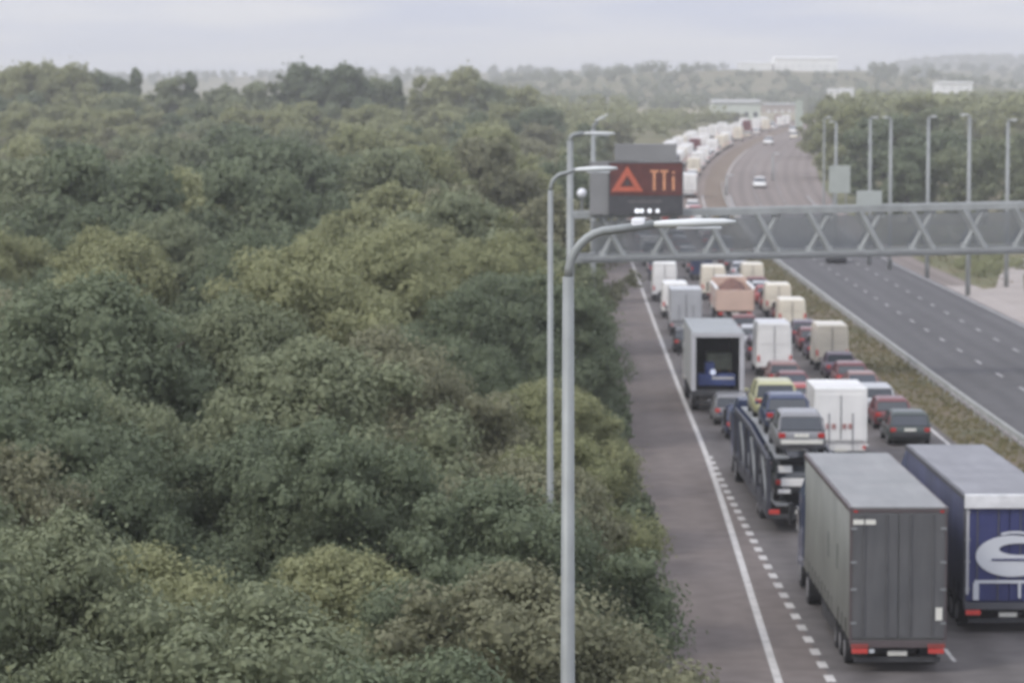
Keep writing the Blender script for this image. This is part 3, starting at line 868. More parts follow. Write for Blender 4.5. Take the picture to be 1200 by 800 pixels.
def wheel(parent, x, y, r=0.33, w_=0.22, rim=True):
    b = MB(); b.tube((x - w_/2, y, r), (x + w_/2, y, r), r, n=18)
    t = b.build('wheel', rubber, parent, bevel=0.02)
    if rim:
        s = 1 if x > 0 else -1
        q = MB(); q.tube((x + s*(w_/2 - 0.02), y, r), (x + s*(w_/2 + 0.015), y, r), r*0.62, n=14); q.build('rim', rimm, t)
def ringat(y, pts):   # half section (x,z) listed bottom to top, mirrored
    return [Vector((x, y, z)) for x, z in pts] + [Vector((-x, y, z)) for x, z in reversed(pts)]
def car(parent, c, L=4.3, Wd=1.78, H=1.46, kind='hatch', detail=True, lit=True):
    hw = Wd/2; belt = 0.92 if H < 1.6 else 1.0
    body = P_(c)
    b = MB()
    secs = [(0.0, .82, .42, .66), (0.05, .93, .30, belt - .06), (0.35, 1.0, .22, belt + .0), (L*.30, 1.0, .2, belt), (L*.62, 1.0, .2, belt - .02), (L*.72, .99, .2, belt - .06), (L*.90, .95, .22, belt - .17), (L*.985, .86, .30, belt - .28), (L, .72, .38, belt - .42)]
    if kind == 'saloon': secs[2] = (0.35, 1.0, .22, belt + .04)
    b.loft([ringat(y, [(hw*k*0.80, z0), (hw*k*.97, z0 + .08), (hw*k, (z0 + z1)*.5), (hw*k*.965, z1 - .07), (hw*k*.86, z1)]) for y, k, z0, z1 in secs])
    bo = b.build('body', body, parent, smooth=True)
    g = MB()
    if kind == 'hatch': gs = [(0.12, belt - .03, .98), (L*.085, H - .16, .86), (L*.13, H - .05, .80), (L*.42, H - .03, .80), (L*.53, H - .10, .80), (L*.72, belt - .05, .93)]
    elif kind == 'estate': gs = [(0.08, belt - .03, .98), (L*.05, H - .16, .86), (L*.09, H - .05, .80), (L*.42, H - .03, .80), (L*.53, H - .10, .80), (L*.71, belt - .05, .93)]
    else: gs = [(L*.13, belt + .0, .93), (L*.22, H - .14, .82), (L*.28, H - .05, .77), (L*.46, H - .03, .77), (L*.56, H - .10, .77), (L*.74, belt - .05, .93)]
    rings = []
    for y, z, k in gs:
        rings.append([Vector((-hw*.93, y, belt - .05)), Vector((hw*.93, y, belt - .05)), Vector((hw*k*.96, y, max(z, belt))), Vector((-hw*k*.96, y, max(z, belt)))])
    g.loft(rings); g.build('windows', glass, parent, smooth=False)
    r = MB()
    rp = [(y, z, k) for y, z, k in gs[1:5]]
    r.loft([[Vector((-hw*k*.99, y, z - .015)), Vector((hw*k*.99, y, z - .015)), Vector((hw*k*.84, y, z + .045)), Vector((-hw*k*.84, y, z + .045))] for y, z, k in rp])
    r.build('roof', body, parent, smooth=False)
    for s in (-1, 1):
        if not detail: break
        a, e = gs[0], gs[1]
        MB().tube((s*hw*.90, a[0], belt - .03), (s*hw*e[2]*.95, e[0], e[1]),   .055, .045, 6).build('window_pillar', body, bo)
        a, e = gs[-1], gs[-2]
        MB().tube((s*hw*.90, a[0], belt - .05), (s*hw*e[2]*.95, e[0], e[1]), .045, .035, 6).build('window_pillar', body, bo)
        MB().tube((s*hw*.955, L*.42, belt - .03), (s*hw*.77, L*.42, H - .05), .04, n=6).build('window_pillar', body, bo)
    for x in (-hw + .13, hw - .13):
        for y in (L*.18, L*.80): wheel(parent, x, y, .31, .2, detail)
    for s in (-1, 1):
        MB().box(s*hw*.78, 0.055, belt*.80, .24, .14, .17).build('tail_light', tail_on if lit else tail, parent, bevel=.02)
    if detail:
        MB().box(0, -0.01, .50, Wd*.86, .12, .20).build('bumper', black_p if c in ('black', 'maroon', 'dark green', 'dark blue') else body, parent, bevel=.05)
        MB().box(0, 0.0, .74, .52, .06, .12).build('number_plate', plate_w, parent)
        for s in (-1, 1):
            MB().box(s*(hw + .08), L*.66, belt + .03, .17, .12, .12).build('wing_mirror', body, parent, bevel=.03)

def van(parent, c, L=5.6, Wd=1.98, H=2.5, box=False, detail=True, windows=False, lit=True):
    hw = Wd/2; body = P_(c)
    b = MB()
    if box:
        b.loft([ringat(y, [(hw*.93, .55), (hw*.95, .7), (hw*.95, 1.0), (hw*.93, 1.1)]) for y in (0.1, L*.70)])
        b.loft([ringat(y, p) for y, p in ((L*.66, [(hw*.85, .4), (hw*.9, .6), (hw*.88, 1.7), (hw*.7, 2.1)]), (L*.76, [(hw*.85, .4), (hw*.9, .6), (hw*.88, 1.6), (hw*.65, 1.95)]), (L*.87, [(hw*.85, .4), (hw*.9, .6), (hw*.86, 1.1), (hw*.7, 1.2)]), (L, [(hw*.75, .45), (hw*.8, .6), (hw*.75, .8), (hw*.6, .9)]))])
        b.build('cab', body, parent, smooth=False)
        q = MB(); q.box(0, L*.33, (H + .95)/2, Wd, L*.66, H - .95); bx = q.build('box_body', body, parent, bevel=.05)
        MB().box(0, -.012, H*.5 + .38, Wd*.86, .03, H - 1.3).build('rear_door', P_(c), parent, bevel=.01)
        MB().box(0, -.04, H*.5 + .38, .03, .03, H - 1.35).build('door_gap', black_p, bx)
        for s in (-1, 1): MB().box(s*hw*.45, -.045, H*.42, .05, .03, H*.5).build('lock_bar', rimm, bx)
    else:
        secs = [(0, .93, .5, H - .10), (.06, .98, .42, H - .03), (L*.3, 1, .36, H), (L*.66, 1, .36, H - .02), (L*.74, .98, .36, H - .22), (L*.83, .97, .36, 1.34), (L*.96, .92, .38, 1.02), (L, .80, .45, .85)]
        b.loft([ringat(y, [(hw*k*.90, z0), (hw*k, z0 + .12), (hw*k, min(1.0, z1*.7)), (hw*k*.965, z1 - .32*(z1 > 1.6) - .06), (hw*k*.90, z1 - .05), (hw*k*.78, z1)]) for y, k, z0, z1 in secs])
        b.build('body', body, parent, smooth=False)
        for s in (-1, 1):
            MB().box(s*hw*.44, -.012, H*.72, Wd*.34, .03, H*.22).build('rear_window', glass if windows else body, parent, bevel=.01)
        MB().box(0, -.02, H*.55, .025, .03, H*.78).build('door_gap', black_p, parent)
        for s in (-1, 1): MB().box(s*hw*.90, L*.80, 1.55, .25, .6, .5).build('side_window', glass, parent, bevel=.02)
    MB().box(0, L*.795, 1.62, Wd*.78, .35, .55, Matrix.Rotation(R(-50), 3, 'X')).build('windscreen', glass, parent)
    for x in (-hw + .15, hw - .15):
        for y in (L*.2, L*.82): wheel(parent, x, y, .35, .22, detail)
    MB().box(0, -.05, .48, Wd*.92, .14, .18).build('bumper', black_p, parent, bevel=.03)
    for s in (-1, 1): MB().box(s*hw*.89, -.02, 1.05 if not box else .72, .12, .06, .34 if not box else .14).build('tail_light', tail_on if lit else tail, parent)
    if detail:
        MB().box(0, -.135, .62, .52, .03, .12).build('number_plate', plate_w, parent)
        for s in (-1, 1): MB().box(s*(hw + .12), L*.76, 1.55, .16, .12, .3).build('wing_mirror', black_p, parent, bevel=.03)

def tractor(parent, c, y0, Wd=2.5, H=3.6):
    hw = Wd/2
    b = MB()
    b.loft([ringat(y, p) for y, p in ((y0, [(hw*.95, .9), (hw, 1.1), (hw, H*.8), (hw*.8, H)]), (y0 + 1.3, [(hw*.95, .5), (hw, .8), (hw, H*.8), (hw*.8, H)]), (y0 + 2.0, [(hw*.93, .45), (hw*.98, .7), (hw*.95, H*.72), (hw*.75, H*.86)]), (y0 + 2.3, [(hw*.85, .45), (hw*.9, .7), (hw*.88, H*.55), (hw*.72, H*.66)]))])
    cb = b.build('cab', P_(c), parent)
    for s in (-1, 1):
        MB().box(s*hw, y0 + 1.45, 2.1, .05, .8, .75).build('side_window', glass, cb, bevel=.01)
        MB().box(s*(hw + .2), y0 + 2.1, 2.2, .14, .16, .7).build('wing_mirror', black_p, cb, bevel=.03)
    MB().box(0, y0 - 1.6, .78, .9, 3.6, .3).build('tractor_frame', chass, parent)
    for x in (-hw + .2, hw - .2):
        wheel(parent, x, y0 + 1.2, .5, .32); wheel(parent, x, y0 - 2.2, .5, .5)

dull_rod = mat('dirty dark rod', (0.12, 0.12, 0.12), 0.6, 0.2, 0.2, 3)
def semi(parent, L, H, side_m, rear_m, roof_m, cab_c, frame_m, Wd=2.55, zf=0.82, open_rear=False):
    hw = Wd/2
    if not open_rear:
        MB().box(0, L/2, (H + zf)/2, Wd - .06, L - .06, H - zf - .04).build('trailer_core', side_m, parent)
    for s in (-1, 1):
        cu = MB(); n = 40; rows = []
        for k in range(n + 1):
            y = .12 + (L - .24)*k/n; off = .018*math.sin(k*1.9) + .012*math.sin(k*.7)
            rows.append([Vector((s*(hw - .03), y, zf + .03)), Vector((s*(hw + .02 + off), y, zf + .12)), Vector((s*(hw + .012 - off), y, (H + zf)/2)), Vector((s*(hw + .012), y, H - .12)), Vector((s*(hw - .03), y, H - .1))])
        cu.loft(rows, cap=False)
        p = cu.build('side_curtain', side_m, parent, smooth=True)
        st = MB()
        for k in range(1, 14):
            st.box(s*(hw + .03), L*k/14, zf + .25, .015, .05, .6)
        st.build('strap', black_p, p)
        MB().box(s*hw, L/2, H - .05, .09, L, .13).build('roof_rail', frame_m, parent, bevel=.01)
        MB().box(s*(hw - .04), .06, (H + zf)/2, .12, .14, H - zf).build('corner_post', frame_m, parent, bevel=.01)
        MB().box(s*(hw - .05), L*.45, .56, .05, L*.30, .4).build('side_guard', chass, parent)
        MB().box(s*hw*.80, -.03, .62, .42, .1, .13).build('tail_light', tail_on, parent, bevel=.01)
        MB().box(s*hw*.72, .95, .42, .4, .03, .4).build('mudflap', black_p, parent)
    rf = MB(); n = 10
    rf.loft([[Vector((-hw + .03, L*k/n, H - .02)), Vector((hw - .03, L*k/n, H - .02)), Vector((hw - .03, L*k/n, H + .03 + .012*(k % 2))), Vector((-hw + .03, L*k/n, H + .03 + .012*(k % 2)))] for k in range(n + 1)])
    rf.build('roof', roof_m, parent)
    MB().box(0, .03, zf - .02, Wd, .16, .2).build('rear_sill', frame_m, parent, bevel=.02)
    MB().box(0, .07, H - .06, Wd - .1, .12, .15).build('rear_header', frame_m, parent, bevel=.02)
    if not open_rear:
        for s in (-1, 1):
            d = MB().box(s*hw*.487, -.005, (H + zf)/2, hw*.955, .06, H - zf - .28).build('rear_door', rear_m, parent, bevel=.012)
            for q in (.25, .72):
                MB().box(s*hw*q, -.055, (H + zf)/2, .03, .035, H - zf - .3).build('lock_rod', dull_rod, d)
            for q in (.15, .4, .6, .85):
                MB().box(s*(hw - .08), -.045, zf + (H - zf)*q, .16, .03, .06).build('hinge', galv_d, d)
    MB().box(0, .15, .36, Wd*.9, .1, .14).build('underrun_bar', chass, parent)
    MB().box(0, L*.5, .62, 1.0, L*.92, .22).build('chassis_rail', chass, parent)
    MB().box(0, .08, .54, .52, .03, .13).build('number_plate', plate_w, parent)
    for x in (-hw + .22, hw - .22):
        for y in (1.7, 2.9, 4.1): wheel(parent, x, y, .38, .36)
    tractor(parent, cab_c, L + .9, H=min(H - .35, 3.7))

CARGROUP = 'vehicles queuing away from the camera'
def place(name, cat, off, d, label, fn, z=0.0, flip=False, grp=CARGROUP, dx=0.0):
    x = M(d) + off + dx
    o = empty(name, (x, d, P2(d) + 0.02 + z), -heading(d + 3) + (math.pi if flip else 0), slope(d) * (-1 if flip else 1))
    tag(o, label, cat, grp)
    fn(o)
    return o
L1, L2, L3 = 1.95, 5.6, 9.2

# grey curtain-side lorry, nearest
g_side = mat('grey green curtain', (0.20, 0.205, 0.185), 0.6, 0, 0, 0.45, 0.3, (0.245, 0.25, 0.225))
g_rear = mat('dark grey doors', (0.098, 0.100, 0.102), 0.5, 0, 0, 0.7, 0.35, (0.120, 0.120, 0.120))
g_roof = mat('translucent grey roof', (0.225, 0.23, 0.225), 0.6, 0, 0, 0.5, 0.3, (0.26, 0.26, 0.255))
g_frame = mat('dark brown grey frame', (0.105, 0.085, 0.085), 0.5, 0, 0.1, 1)
for m_ in (g_side, g_rear): streak(m_, amt=0.7, lo=0.65)
streak(g_roof, (1.5, 0.25, 1.5), 0.5, 0.75); streak(gm_, (0.8, 0.8, 0.8), 0.7, 0.65); streak(galv, (3, 3, 0.35), 0.5, 0.75)
def grey_lorry(o):
    semi(o, 13.0, 4.45, g_side, g_rear, g_roof, 'dark blue', g_frame)
    for sx in (-1, 1):
        MB().box(sx*1.02, -.065, .76, .46, .02, .10).build('marker_board', mat('dull red reflector', (0.30, 0.06, 0.05), 0.5), o)
        MB().box(sx*1.15, -.02, 4.36, .10, .04, .05).build('marker_light', tail, o)
    MB().box(-.92, -.05, 4.08, .60, .02, .13).build('label_strip', plate_w, o)
    MB().box(1.08, -.075, 1.62, .18, .02, .34).build('notice_plate', plate_w, o)
    MB().box(-.70, -.03, .62, .14, .06, .1).build('reversing_light', glassw, o)
    for k, q in enumerate((3.2, 5.6)):
        MB().box(-1.30, q, 2.7, .012, .5, .7).build('side_emblem', mat('faded side print', (0.15, 0.16, 0.145), 0.7), o)
place('curtain_side_lorry', 'lorry', 1.86, 81.2, 'nearest lorry, dark grey rear doors and pale grey roof, in the left lane', grey_lorry)

# blue lorry
b_side = mat('navy curtain', (0.035, 0.04, 0.085), 0.55, 0, 0.2, 0.6)
b_rear = mat('navy doors', (0.045, 0.052, 0.15), 0.45, 0, 0.15, 0.6)
b_roof = mat('bluish grey roof', (0.215, 0.215, 0.225), 0.6, 0, 0.08, 0.5)
w_frame = mat('off white frame', (0.50, 0.50, 0.51), 0.5, 0, 0.06, 1)
dk_frame = mat('dark grey frame', (0.10, 0.10, 0.11), 0.5, 0, 0.1, 1)
wl = mat('white lettering', (0.62, 0.64, 0.67), 0.5, 0, 0.03, 1)
def ellipse_ring(cx, cz, ax, az, bx, bz, ox, oz, y, a0=0, a1=360, n=30):
    b = MB(); vs = []; fs = []
    for i in range(n + 1):
        t = R(a0 + (a1 - a0)*i/n)
        vs += [(cx + ax*math.cos(t), y, cz + az*math.sin(t)), (cx + ox + bx*math.cos(t), y, cz + oz + bz*math.sin(t)),
               (cx + ax*math.cos(t), y + .015, cz + az*math.sin(t)), (cx + ox + bx*math.cos(t), y + .015, cz + oz + bz*math.sin(t))]
        if i:
            a = 4*(i-1); c = 4*i
            fs += [(a, a+1, c+1, c), (a+2, c+2, c+3, a+3), (a, c, c+2, a+2), (a+1, a+3, c+3, c+1)]
    return b.add(vs, fs)
for m_ in (b_side, b_rear): streak(m_, amt=0.7, lo=0.65)
streak(b_roof, (1.5, 0.25, 1.5), 0.5, 0.75)
def blue_lorry(o):
    semi(o, 13.2, 4.0, b_side, b_rear, b_roof, 'dark blue', dk_frame)
    MB().box(0, -.10, 3.84, 2.6, .12, .40).build('white_header', mat('white header board', (0.75, 0.75, 0.74), 0.5), o, bevel=.02)
    e = ellipse_ring(.08, 2.26, 1.05, .60, .60, .17, .22, .20, -.095).build('rear_logo', wl, o)
    ellipse_ring(.15, 2.88, .42, .10, .30, .05, .0, -.02, -.098, 0, 180).build('logo_arc', wl, o)
    MB().box(.16, -.112, 2.16, 1.35, .015, .055).build('logo_bar', b_rear, o)
    b = MB()
    b.box(.03, -.095, 1.52, 2.05, .015, .09); b.box(-.95, -.095, 1.24, .17, .015, .50); b.box(.3, -.095, 1.26, .08, .015, .42); b.box(.96, -.095, 1.24, .12, .015, .5)
    b.build('rear_lettering', wl, o)
    for s in (-1, 1): MB().box(s*1.2, -.07, 2.4, .08, .02, 2.5).build('door_edge', w_frame, o)
place('curtain_side_lorry', 'lorry', L2 + .22, 87.5, 'navy blue lorry with white oval logo on its rear doors', blue_lorry)

# car transporter
trd = mat('transporter blue grey', (0.052, 0.054, 0.066), 0.5, 0, 0.15, 1)
def transporter(o):
    L = 17.0; hw = 1.25
    for s in (-1, 1):
        MB().box(s*(hw - .06), L/2, .80, .12, L, .52).build('lower_rail', trd, o)
        up = MB(); up.add([(s*(hw - .06) + dx, y, z + dz) for y, z in ((.1, 2.55), (L*.55, 2.85), (L, 2.75)) for dx, dz in ((-.05, -.1), (.05, -.1), (.05, .1), (-.05, .1))],
                         [(0, 1, 2, 3), (8, 11, 10, 9)] + [(a*4 + k, a*4 + (k+1) % 4, (a+1)*4 + (k+1) % 4, (a+1)*4 + k) for a in (0, 1) for k in range(4)])
        up.build('upper_rail', trd, o)
        for y in (.15, 2.6, 5.3, 8.2, 11.0, 14, 16.8):
            MB().box(s*(hw - .05), y, 1.75, .15, .34, 1.9).build('post', trd, o)
        for y in (.2, 5.4, 11.1):
            b = MB(); b.tube((s*(hw - .02), y, .95), (s*(hw - .02), y + 2.4, 2.6), .05, n=6); b.build('strut', galv_d, o)
        MB().box(s*hw*.8, -.03, .78, .38, .08, .15).build('tail_light', tail_on, o)
        for x_ in (.38, .9):
            pass
        MB().box(s*.72, L/2, .99, .5, L - .3, .05).build('lower_deck', galv_d, o)
        MB().add([(s*.72 + dx, y, z + dz) for y, z in ((.1, 2.69), (L*.55, 2.97), (L, 2.87)) for dx, dz in ((-.25, -.03), (.25, -.03), (.25, .02), (-.25, .02))],
                 [(0, 1, 2, 3), (8, 11, 10, 9)] + [(a*4 + k, a*4 + (k+1) % 4, (a+1)*4 + (k+1) % 4, (a+1)*4 + k) for a in (0, 1) for k in range(4)]).build('upper_deck', galv_d, o)
    MB().box(0, L/2, .75, .8, L*.9, .25).build('chassis_rail', chass, o)
    MB().box(0, .0, .62, 2.3, .1, .18).build('underrun_bar', chass, o)
    MB().box(0, -.07, .78, .5, .03, .12).build('number_plate', plate_w, o)
    for x in (-1.02, 1.02):
        for y in (4.2, 5.3): wheel(o, x, y, .42, .3)
    tractor(o, 'dark blue', L + .6, H=3.1)
place('car_transporter', 'lorry', 1.85, 108.5, 'two-deck car transporter directly ahead of the grey lorry', transporter)
LD = 'cars carried on the transporter'
place('loaded_car', 'car', 1.85, 108.9, 'grey car with pale bumper at the rear of the transporter upper deck', lambda o: (car(o, 'grey', 4.4, 1.8, 1.5, 'hatch', lit=False), MB().box(0, -.08, .52, 1.5, .06, .14).build('pale_trim', plate_w, o)), 2.72, grp=LD).rotation_euler[0] = R(1.2)
def two_tone(o):
    car(o, 'black', 4.2, 1.72, 1.42, 'hatch', lit=False)
    wp = P_('white')
    MB().box(-.12, -.05, .74, 1.0, .10, .30).build('tailgate', wp, o, bevel=.04)
    MB().box(-.45, .22, 1.18, .5, .06, .26, Matrix.Rotation(R(-22), 3, 'X')).build('rear_sticker', wp, o, bevel=.02)
    MB().box(-.5, -.09, .42, .45, .06, .16).build('bumper_panel', wp, o, bevel=.03)
place('loaded_car', 'car', 1.75, 109.1, 'black car with white tailgate at the rear of the transporter lower deck', two_tone, 1.02, grp=LD)
place('loaded_car', 'car', 1.85, 114.4, 'dark blue car in the middle of the transporter upper deck', lambda o: car(o, 'dark blue', 4.3, 1.75, 1.46, 'hatch', lit=False), 2.90, grp=LD)
place('loaded_car', 'car', 1.85, 120.2, 'pale yellow car at the front of the transporter upper deck', lambda o: car(o, 'pale yellow', 4.2, 1.75, 1.5, 'estate', lit=False), 2.88, grp=LD)
place('loaded_car', 'car', 1.85, 114.4, 'grey car in the middle of the transporter lower deck', lambda o: car(o, 'grey', 4.3, 1.75, 1.40, 'hatch', lit=False), 1.02, grp=LD)

# open-backed box lorry with a load
o_frame = mat('light grey body', (0.40, 0.405, 0.40), 0.55, 0, 0.06, 0.8)
def open_lorry(o):
    L = 10.5; H = 4.0; zf = 1.1; hw = 1.28
    for s in (-1, 1):
        MB().box(s*(hw - .04), L/2, (H + zf)/2, .08, L, H - zf).build('side_wall', o_frame, o, bevel=.01)
        MB().box(s*(hw - .08), .02, (H + zf)/2, .24, .12, H - zf).build('corner_post', w_frame, o, bevel=.02)
        MB().box(s*hw*.82, -.03, .95, .35, .08, .15).build('tail_light', tail_on, o)
    MB().box(0, L/2, H, 2.56, L, .08).build('roof', g_roof_l, o, bevel=.01)
    MB().box(0, L - .05, (H + zf)/2, 2.4, .08, H - zf).build('front_wall', black_p, o)
    MB().box(0, L/2, zf, 2.5, L, .12).build('load_floor', chass, o)
    MB().box(0, .0, H - .10, 2.3, .12, .24).build('rear_header', w_frame, o, bevel=.02)
    MB().box(0, -.02, zf - .1, 2.5, .12, .26).build('rear_sill', chass, o)
    MB().box(0, L/2, .82, .9, L*.9, .25).build('chassis_rail', chass, o)
    MB().box(0, .1, .55, 2.2, .1, .14).build('underrun_bar', chass, o)
    MB().box(.1, -.08, .80, .52, .03, .13).build('number_plate', plate_w, o)
    for x in (-1.02, 1.02):
        for y in (1.9, 3.1): wheel(o, x, y, .48, .4)
    tractor(o, 'white', L + .2, H=3.3)
g_roof_l = mat('pale bluish roof', (0.31, 0.325, 0.325), 0.6, 0, 0.06, 0.5)
ol = place('box_lorry', 'lorry', 1.35, 152, 'grey box lorry with open rear showing its dark load space', open_lorry)
def inside(name, label, dx, dy, dz, fn, cat='cargo'):
    e = empty(name, ol.location + Vector((dx, dy, dz)), ol.rotation_euler[2]); tag(e, label, cat, 'load inside the open box lorry'); fn(e); return e
def pallet_load(e):
    MB().box(0, .5, .5, 1.3, 1.0, .85).build('wrapped_load', mat('pale green wrap', (0.27, 0.29, 0.21), 0.5, 0, 0.15, 2), e, bevel=.06)
    for k in (-.5, 0, .5): MB().box(k, .5, .04, .12, 1.0, .09).build('pallet_runner', mat('pallet wood', (0.3, 0.2, 0.11), 0.8), e)
def blue_machine(e):
    bl = mat('blue machine paint', (0.05, 0.075, 0.21), 0.45, 0, 0.15, 2)
    MB().box(0, .6, .45, 1.9, 1.0, .6).build('machine_body', bl, e, bevel=.08)
    MB().box(-.35, .6, 1.0, .5, .7, .65).build('hood', bl, e, bevel=.1)
    MB().tube((-.2, .05, .85), (-.2, .0, .85), .15, n=12).build('work_light', bulb2, e)
    MB().box(.3, .1, .55, 1.1, .05, .14).build('pale_bar', w_frame, e)
    for s in (-.8, .8): wheel(e, s, .6, .25, .2)
bulb2 = mat('pale blue lens', (0.75, 0.8, 0.95), 0.2, 0, 0.02, 2, emit=0.2)
inside('blue_machine', 'dark blue machine with a white round lens in the open lorry', 0, .5, 1.16, blue_machine)
inside('pallet', 'pale green wrapped pallet behind the blue machine in the open lorry', .25, 2.2, 1.9, pallet_load)

# lane 2 tall white van etc.
def luton(o):
    van(o, 'white', 6.4, 2.25, 3.25, box=True)
    b = MB(); 
    for k, x in enumerate((-.55, -.3, .15, .4)): b.box(x, -.05, 1.62, .16, .015, .22)
    b.build('faded_lettering', mat('faded red print', (0.42, 0.22, 0.20), 0.6), o)
place('box_van', 'van', L2 - .2, 130, 'tall white box van behind the two nearest lorries', luton)
place('parked_car', 'car', L3, 137, 'dark green hatchback with pale plate in the right lane', lambda o: car(o, 'dark green', 4.4, 1.95, 1.5, 'hatch', lit=False)).name = 'green_hatchback'
V = []
def qc(off, d, c, kind, label, nm='queuing_car', L=4.3, W=1.78, H=1.46, det=True):
    return place(nm, 'car', off, d, label, lambda o: car(o, c, L, W, H, kind, det, lit=(int(d) % 3 != 0)))
def qv(off, d, c, label, H=2.5, W=1.98, L=5.6, det=True, box=False):
    return place('queuing_van', 'van', off, d, label, lambda o: van(o, c, L, W, H, box=box, detail=det))
qc(L3, 144.0, 'maroon', 'hatch', 'maroon hatchback just ahead of the dark green one')
qc(L3, 151.0, 'silver', 'estate', 'silver estate in the right lane ahead of the maroon hatchback')
qc(L3, 158.0, 'pinkish brown', 'saloon', 'pinkish brown saloon ahead of the silver estate')
qc(L3, 164.5, 'maroon', 'hatch', 'maroon hatchback in the right lane ahead of the pinkish saloon')
qc(L3, 171.0, 'dark purple', 'saloon', 'dark purple saloon tight behind the cream-white van')
qc(L2, 138.3, 'silver', 'hatch', 'silver hatchback half hidden ahead of the tall box van')
qc(L2, 144.8, 'pinkish brown', 'hatch', 'pinkish brown hatchback in the middle lane ahead of the silver one')
qc(L2, 151.3, 'red', 'hatch', 'red hatchback in the middle lane level with the open lorry tail')
qc(L2, 158.0, 'maroon', 'saloon', 'maroon saloon in the middle lane beside the open lorry')
qc(L2, 165.0, 'pinkish brown', 'estate', 'dull reddish brown estate right behind the high white van')
qc(L1, 139.5, 'dark blue', 'hatch', 'dark blue hatchback ahead of the transporter cab')
qc(L1 - .2, 146.0, 'grey', 'estate', 'grey estate close behind the open box lorry')
qv(L2, 173, 'white', 'high white van in the middle lane right of the open lorry', 3.05, 2.02, 6.2)
qv(L3, 177, 'cream', 'cream-white van in the right lane with dark cars before and behind', 2.7, 1.95, 5.2)
qc(L3, 184.5, 'dark purple', 'hatch', 'dark purple hatchback ahead of the cream-white van')
qc(L3, 191, 'maroon', 'hatch', 'maroon hatchback between two dark purple cars in the right lane')
qc(L3, 197.5, 'dark purple', 'estate', 'second dark purple car, an estate, behind the twin cream vans')
qv(L3, 209, 'cream', 'rear one of two cream vans in the right lane', 2.2, 1.9, 5.0)
qv(L3, 223, 'cream', 'front one of two cream vans in the right lane', 2.45, 1.9, 5.0)
qc(L3, 216.3, 'maroon', 'hatch', 'small maroon car squeezed between the twin cream vans')
qc(L3, 230.5, 'maroon', 'hatch', 'maroon hatchback ahead of the twin cream vans')
qc(L3, 237, 'red', 'saloon', 'red saloon two ahead of the twin cream vans')
qc(L3, 250, 'maroon', 'hatch', 'maroon hatchback right behind the cream van under the gantry')
qc(L3, 243, 'silver', 'saloon', 'silver saloon near the gantry shadow in the right lane')
qv(L3, 256, 'cream', 'cream van under the gantry in the right lane', 2.3, 1.9, 5.0)
qc(L2, 184, 'dark purple', 'hatch', 'dark car ahead of the high white van')
qc(L2, 193, 'silver', 'hatch', 'light silver hatchback beside the open lorry roof')
qc(L2, 203, 'maroon', 'estate', 'maroon estate following the peach tipper')
def tipper(o):
    L = 8.5; hw = 1.27
    pe = P_('peach')
    MB().box(0, 0, 1.85, 2.5, .1, 1.45).build('tailgate', pe, o, bevel=.03)
    for s in (-1, 1):
        MB().box(s*hw, L/2, 1.9, .1, L, 1.5).build('side_wall', pe, o, bevel=.02)
        MB().box(s*hw, L/2, 2.68, .22, L, .14).build('top_rail', P_('white'), o, bevel=.02)
        MB().box(s*1.0, -.06, .95, .34, .08, .15).build('tail_light', tail_on, o)
    MB().box(0, L, 2.1, 2.5, .1, 1.9).build('headboard', pe, o)
    MB().box(0, L/2, 1.15, 2.45, L, .14).build('load_floor', chass, o)
    MB().box(0, L/2, .85, .9, L*.95, .25).build('chassis_rail', chass, o)
    MB().box(0, -.07, .95, .5, .03, .13).build('number_plate', plate_w, o)
    for x in (-1.02, 1.02):
        for y in (1.5, 2.7): wheel(o, x, y, .48, .4)
    tractor(o, 'white', L + .1, H=3.1)
tp = place('tipper_lorry', 'lorry', L2 - .1, 213, 'peach-coloured open tipper lorry below the gantry', tipper)
hb = MB(); vs = []; fs = []
for i in range(14):
    for k in range(7):
        u = k/6*2 - 1; vs.append((u*1.18, .1 + 8.3*i/13, 1.7 + (1 - u*u)*1.1*math.sin(math.pi*(i + .6)/14.2) + rng.uniform(-.12, .12) + .35))
for i in range(13):
    for k in range(6): fs.append((i*7 + k, i*7 + k + 1, (i+1)*7 + k + 1, (i+1)*7 + k))
for row in (range(7),):
    pass
# skirt so the heap is solid
base0 = len(vs)
vs += [(x_, y_, 1.25) for (x_, y_, z_) in vs[:]]
per = [k for k in range(7)] + [i*7 + 6 for i in range(1, 14)] + [13*7 + k for k in range(5, -1, -1)] + [i*7 for i in range(12, 0, -1)]
for a, b_ in zip(per, per[1:] + per[:1]): fs.append((a, b_, b_ + base0, a + base0))
for i in range(13):
    for k in range(6): fs.append(tuple(base0 + q for q in (i*7 + k, (i+1)*7 + k, (i+1)*7 + k + 1, i*7 + k + 1)))
hb.add(vs, fs)
heap = hb.build('soil_heap', mat('brown soil load', (0.16, 0.085, 0.065), 0.95, 0, 0.3, 3))
heap.location = tp.location; heap.rotation_euler = tp.rotation_euler
tag(heap, 'dark reddish brown heap of soil inside the peach tipper', 'soil')
# lane 1 beyond the open lorry
qc(L1 - .6, 190, 'black', 'hatch', 'black hatchback behind the pale grey box van in the left lane')
place('box_van', 'van', L1 - .15, 205, 'pale grey-white box van in the left lane before the gantry', lambda o: van(o, 'silver', 6.8, 2.1, 3.1, box=True))
qv(L1 - .3, 222, 'white', 'bright white van directly ahead of the pale grey box van', 2.6, 1.9)
qv(L1 - .5, 242, 'white', 'high white van nearest the shoulder line under the gantry', 3.1, 1.95)
qc(L2, 233, 'red', 'hatch', 'red hatchback ahead of the tipper')
qv(L2 - .2, 244, 'cream', 'cream high van ahead of the red hatchback', 2.7, 1.95)
qc(L1, 256, 'maroon', 'saloon', 'maroon saloon in the left lane under the gantry truss')
